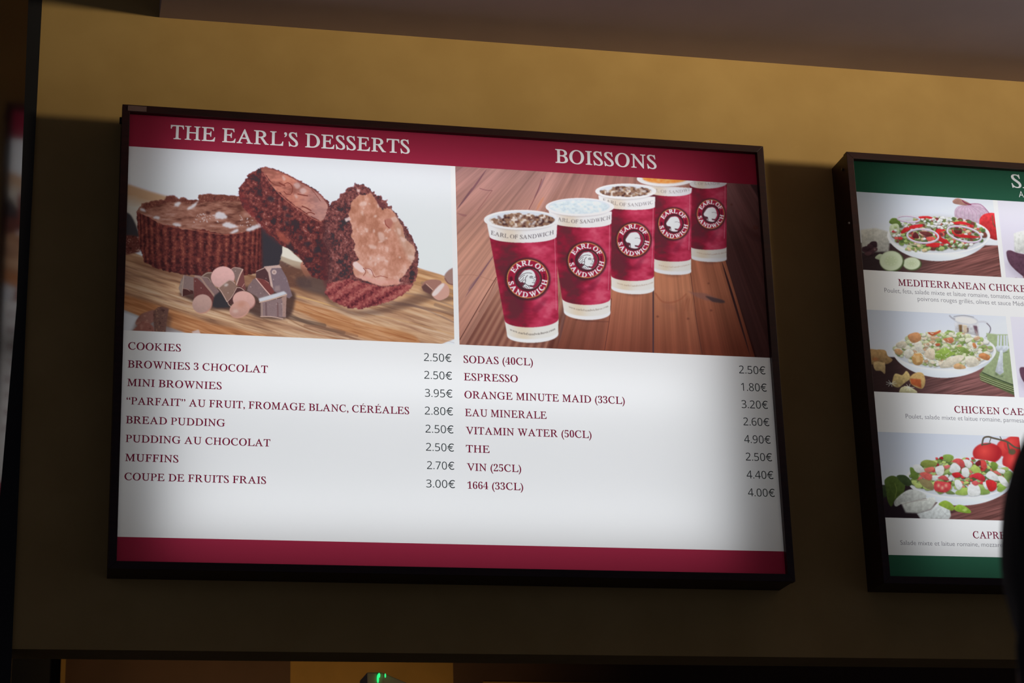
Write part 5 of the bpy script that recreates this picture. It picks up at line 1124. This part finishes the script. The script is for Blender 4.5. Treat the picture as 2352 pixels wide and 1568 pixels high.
q = R.T @ np.array([(2800 - 1176) / FPX, (1490 - 784) / FPX, 1.0]); hc = P3(*(CAM + q * .80))
sc = hc.z / 1.64                                                    # figure is modelled with its head centre at 1.64 m
PR = tag(empty('person', (hc.x, hc.y, 0)), 'dark-haired person in a dark jacket, close by at the right edge, facing the boards', 'person')
PR.rotation_euler = (0, 0, math.radians(-8))
skin = paint('skin', (.42, .25, .17), (.38, .22, .15), .5, 30, .02); hairm = paint('dark hair', (.012, .008, .006), (.007, .005, .004), .85, 60, .25, stretch=(1, 1, .12))
cloth = paint('dark jacket cloth', (.012, .011, .012), (.008, .008, .009), .95, 90, .15); denim = paint('dark trousers cloth', (.025, .03, .045), (.018, .022, .034), .85, 120, .12); shoe = paint('black shoe leather', (.02, .018, .016), (.012, .011, .010), .4, 30, .04)
def V3(x, y, z): return Vector((x * sc, y * sc, z * sc))
def cap(a, b, ra, rb): return ('c', V3(*a), V3(*b), ra * sc, rb * sc)
def el(c, r, rot=0.0): return ('e', V3(*c), tuple(x * sc for x in r), rot)
H = 1.64
head = [el((0, -.01, H + .02), (.076, .094, .098)), el((0, .028, H - .045), (.058, .062, .072)), el((0, .05, H - .088), (.032, .034, .026)), cap((0, .086, H + .012), (0, .110, H - .028), .010, .014), el((0, .098, H - .032), (.017, .012, .010)),
        el((.077, -.008, H - .012), (.008, .018, .030)), el((-.077, -.008, H - .012), (.008, .018, .030)), el((0, .078, H + .036), (.050, .014, .010)), el((0, .090, H - .060), (.024, .009, .006)), el((0, .088, H - .070), (.021, .009, .006)),
        cap((0, -.03, H - .07), (0, -.028, 1.44), .056, .060), cap((0, -.03, 1.46), (.12, -.03, 1.415), .06, .045), cap((0, -.03, 1.46), (-.12, -.03, 1.415), .06, .045)]
trunk = [el((0, -.02, 1.30), (.165, .105, .15)), el((0, -.01, 1.12), (.140, .10, .15)), el((0, -.015, .96), (.160, .11, .11))]
limbs = []
for s in (-1, 1):
    limbs += [cap((s*.175, -.03, 1.39), (s*.225, -.045, 1.11), .052, .040), cap((s*.225, -.045, 1.11), (s*.235, .05, .88), .040, .027),
              cap((s*.085, -.01, .92), (s*.10, .005, .50), .082, .052), cap((s*.10, .005, .50), (s*.105, -.025, .09), .050, .034), cap((s*.105, -.03, .05), (s*.12, .12, .03), .034, .024)]
    w0 = (s*.236, .055, .865)
    limbs += [cap(w0, (s*.236, .085, .80), .027, .028), el((s*.236, .082, .80), (.018, .036, .046), .25)]
    for k, (dy, ln) in enumerate(((.028, .072), (.010, .080), (-.009, .074), (-.026, .058))):
        b0 = (s*.236, .092 + dy, .770); b1 = (s*.231, .098 + dy, .770 - ln * .5); b2 = (s*.222, .094 + dy, .770 - ln)
        limbs += [cap(b0, b1, .0095, .0088), cap(b1, b2, .0088, .0072)]
    limbs += [cap((s*.230, .115, .822), (s*.219, .142, .795), .012, .0105), cap((s*.219, .142, .795), (s*.213, .146, .768), .0105, .0085)]
body = blob_body('body', head + trunk + limbs, skin, PR, .0065)
jk = [el((0, -.02, 1.30), (.185, .125, .16)), el((0, -.01, 1.12), (.165, .12, .17)), el((0, -.015, .95), (.185, .135, .11)), cap((0, -.03, 1.45), (.16, -.035, 1.405), .070, .060), cap((0, -.03, 1.45), (-.16, -.035, 1.405), .070, .060), cap((0, -.03, 1.485), (0, -.03, 1.44), .068, .072)]
for s in (-1, 1): jk += [cap((s*.178, -.03, 1.39), (s*.228, -.045, 1.11), .068, .054), cap((s*.228, -.045, 1.11), (s*.236, .048, .895), .054, .040)]
blob_body('jacket', jk, cloth, PR, .011)
tr_ = [el((0, -.015, .93), (.170, .122, .10))]
for s in (-1, 1): tr_ += [cap((s*.088, -.01, .90), (s*.10, .005, .50), .096, .066), cap((s*.10, .005, .50), (s*.106, -.02, .09), .066, .056)]
blob_body('trousers', tr_, denim, PR, .012)
for s in (-1, 1): blob_body('shoe', [cap((s*.106, -.05, .050), (s*.124, .15, .036), .046, .036), el((s*.108, -.04, .045), (.045, .055, .043))], shoe, PR, .009)
hr = [el((0, -.022, H + .035), (.088, .100, .098)), el((0, -.055, H - .02), (.084, .066, .085)), el((0, -.045, H - .055), (.086, .072, .10)), cap((.060, -.02, H - .0), (.066, -.02, H - .11), .030, .022), cap((-.060, -.02, H - .0), (-.066, -.02, H - .11), .030, .022), cap((0, -.07, H - .02), (0, -.065, H - .11), .045, .030), el((0, .045, H + .085), (.060, .040, .026))]
blob_body('hair', hr, hairm, PR, .007)
eyew = paint('eye white', (.75, .73, .70), (.7, .68, .66), .2, 10, 0); iris = paint('brown iris', (.06, .03, .015), (.04, .02, .01), .2, 40, 0)
for s in (-1, 1):
    bm = bmesh.new(); bmesh.ops.create_uvsphere(bm, u_segments=16, v_segments=10, radius=.0125 * sc, matrix=Matrix.Translation(V3(s*.030, .079, H + .012))); e = bm_obj('eye', bm, eyew, PR, smooth_=True)
    bm = bmesh.new(); bmesh.ops.create_uvsphere(bm, u_segments=12, v_segments=8, radius=.0055 * sc, matrix=Matrix.Translation(V3(s*.030, .088, H + .012))); bm_obj('iris', bm, iris, e, smooth_=True)
    bm = bmesh.new(); bmesh.ops.create_icosphere(bm, subdivisions=2, radius=1, matrix=Matrix.Translation(V3(s*.032, .088, H + .038)) @ Matrix.Diagonal((.020 * sc, .006 * sc, .004 * sc, 1))); bm_obj('eyebrow', bm, hairm, PR, smooth_=True)
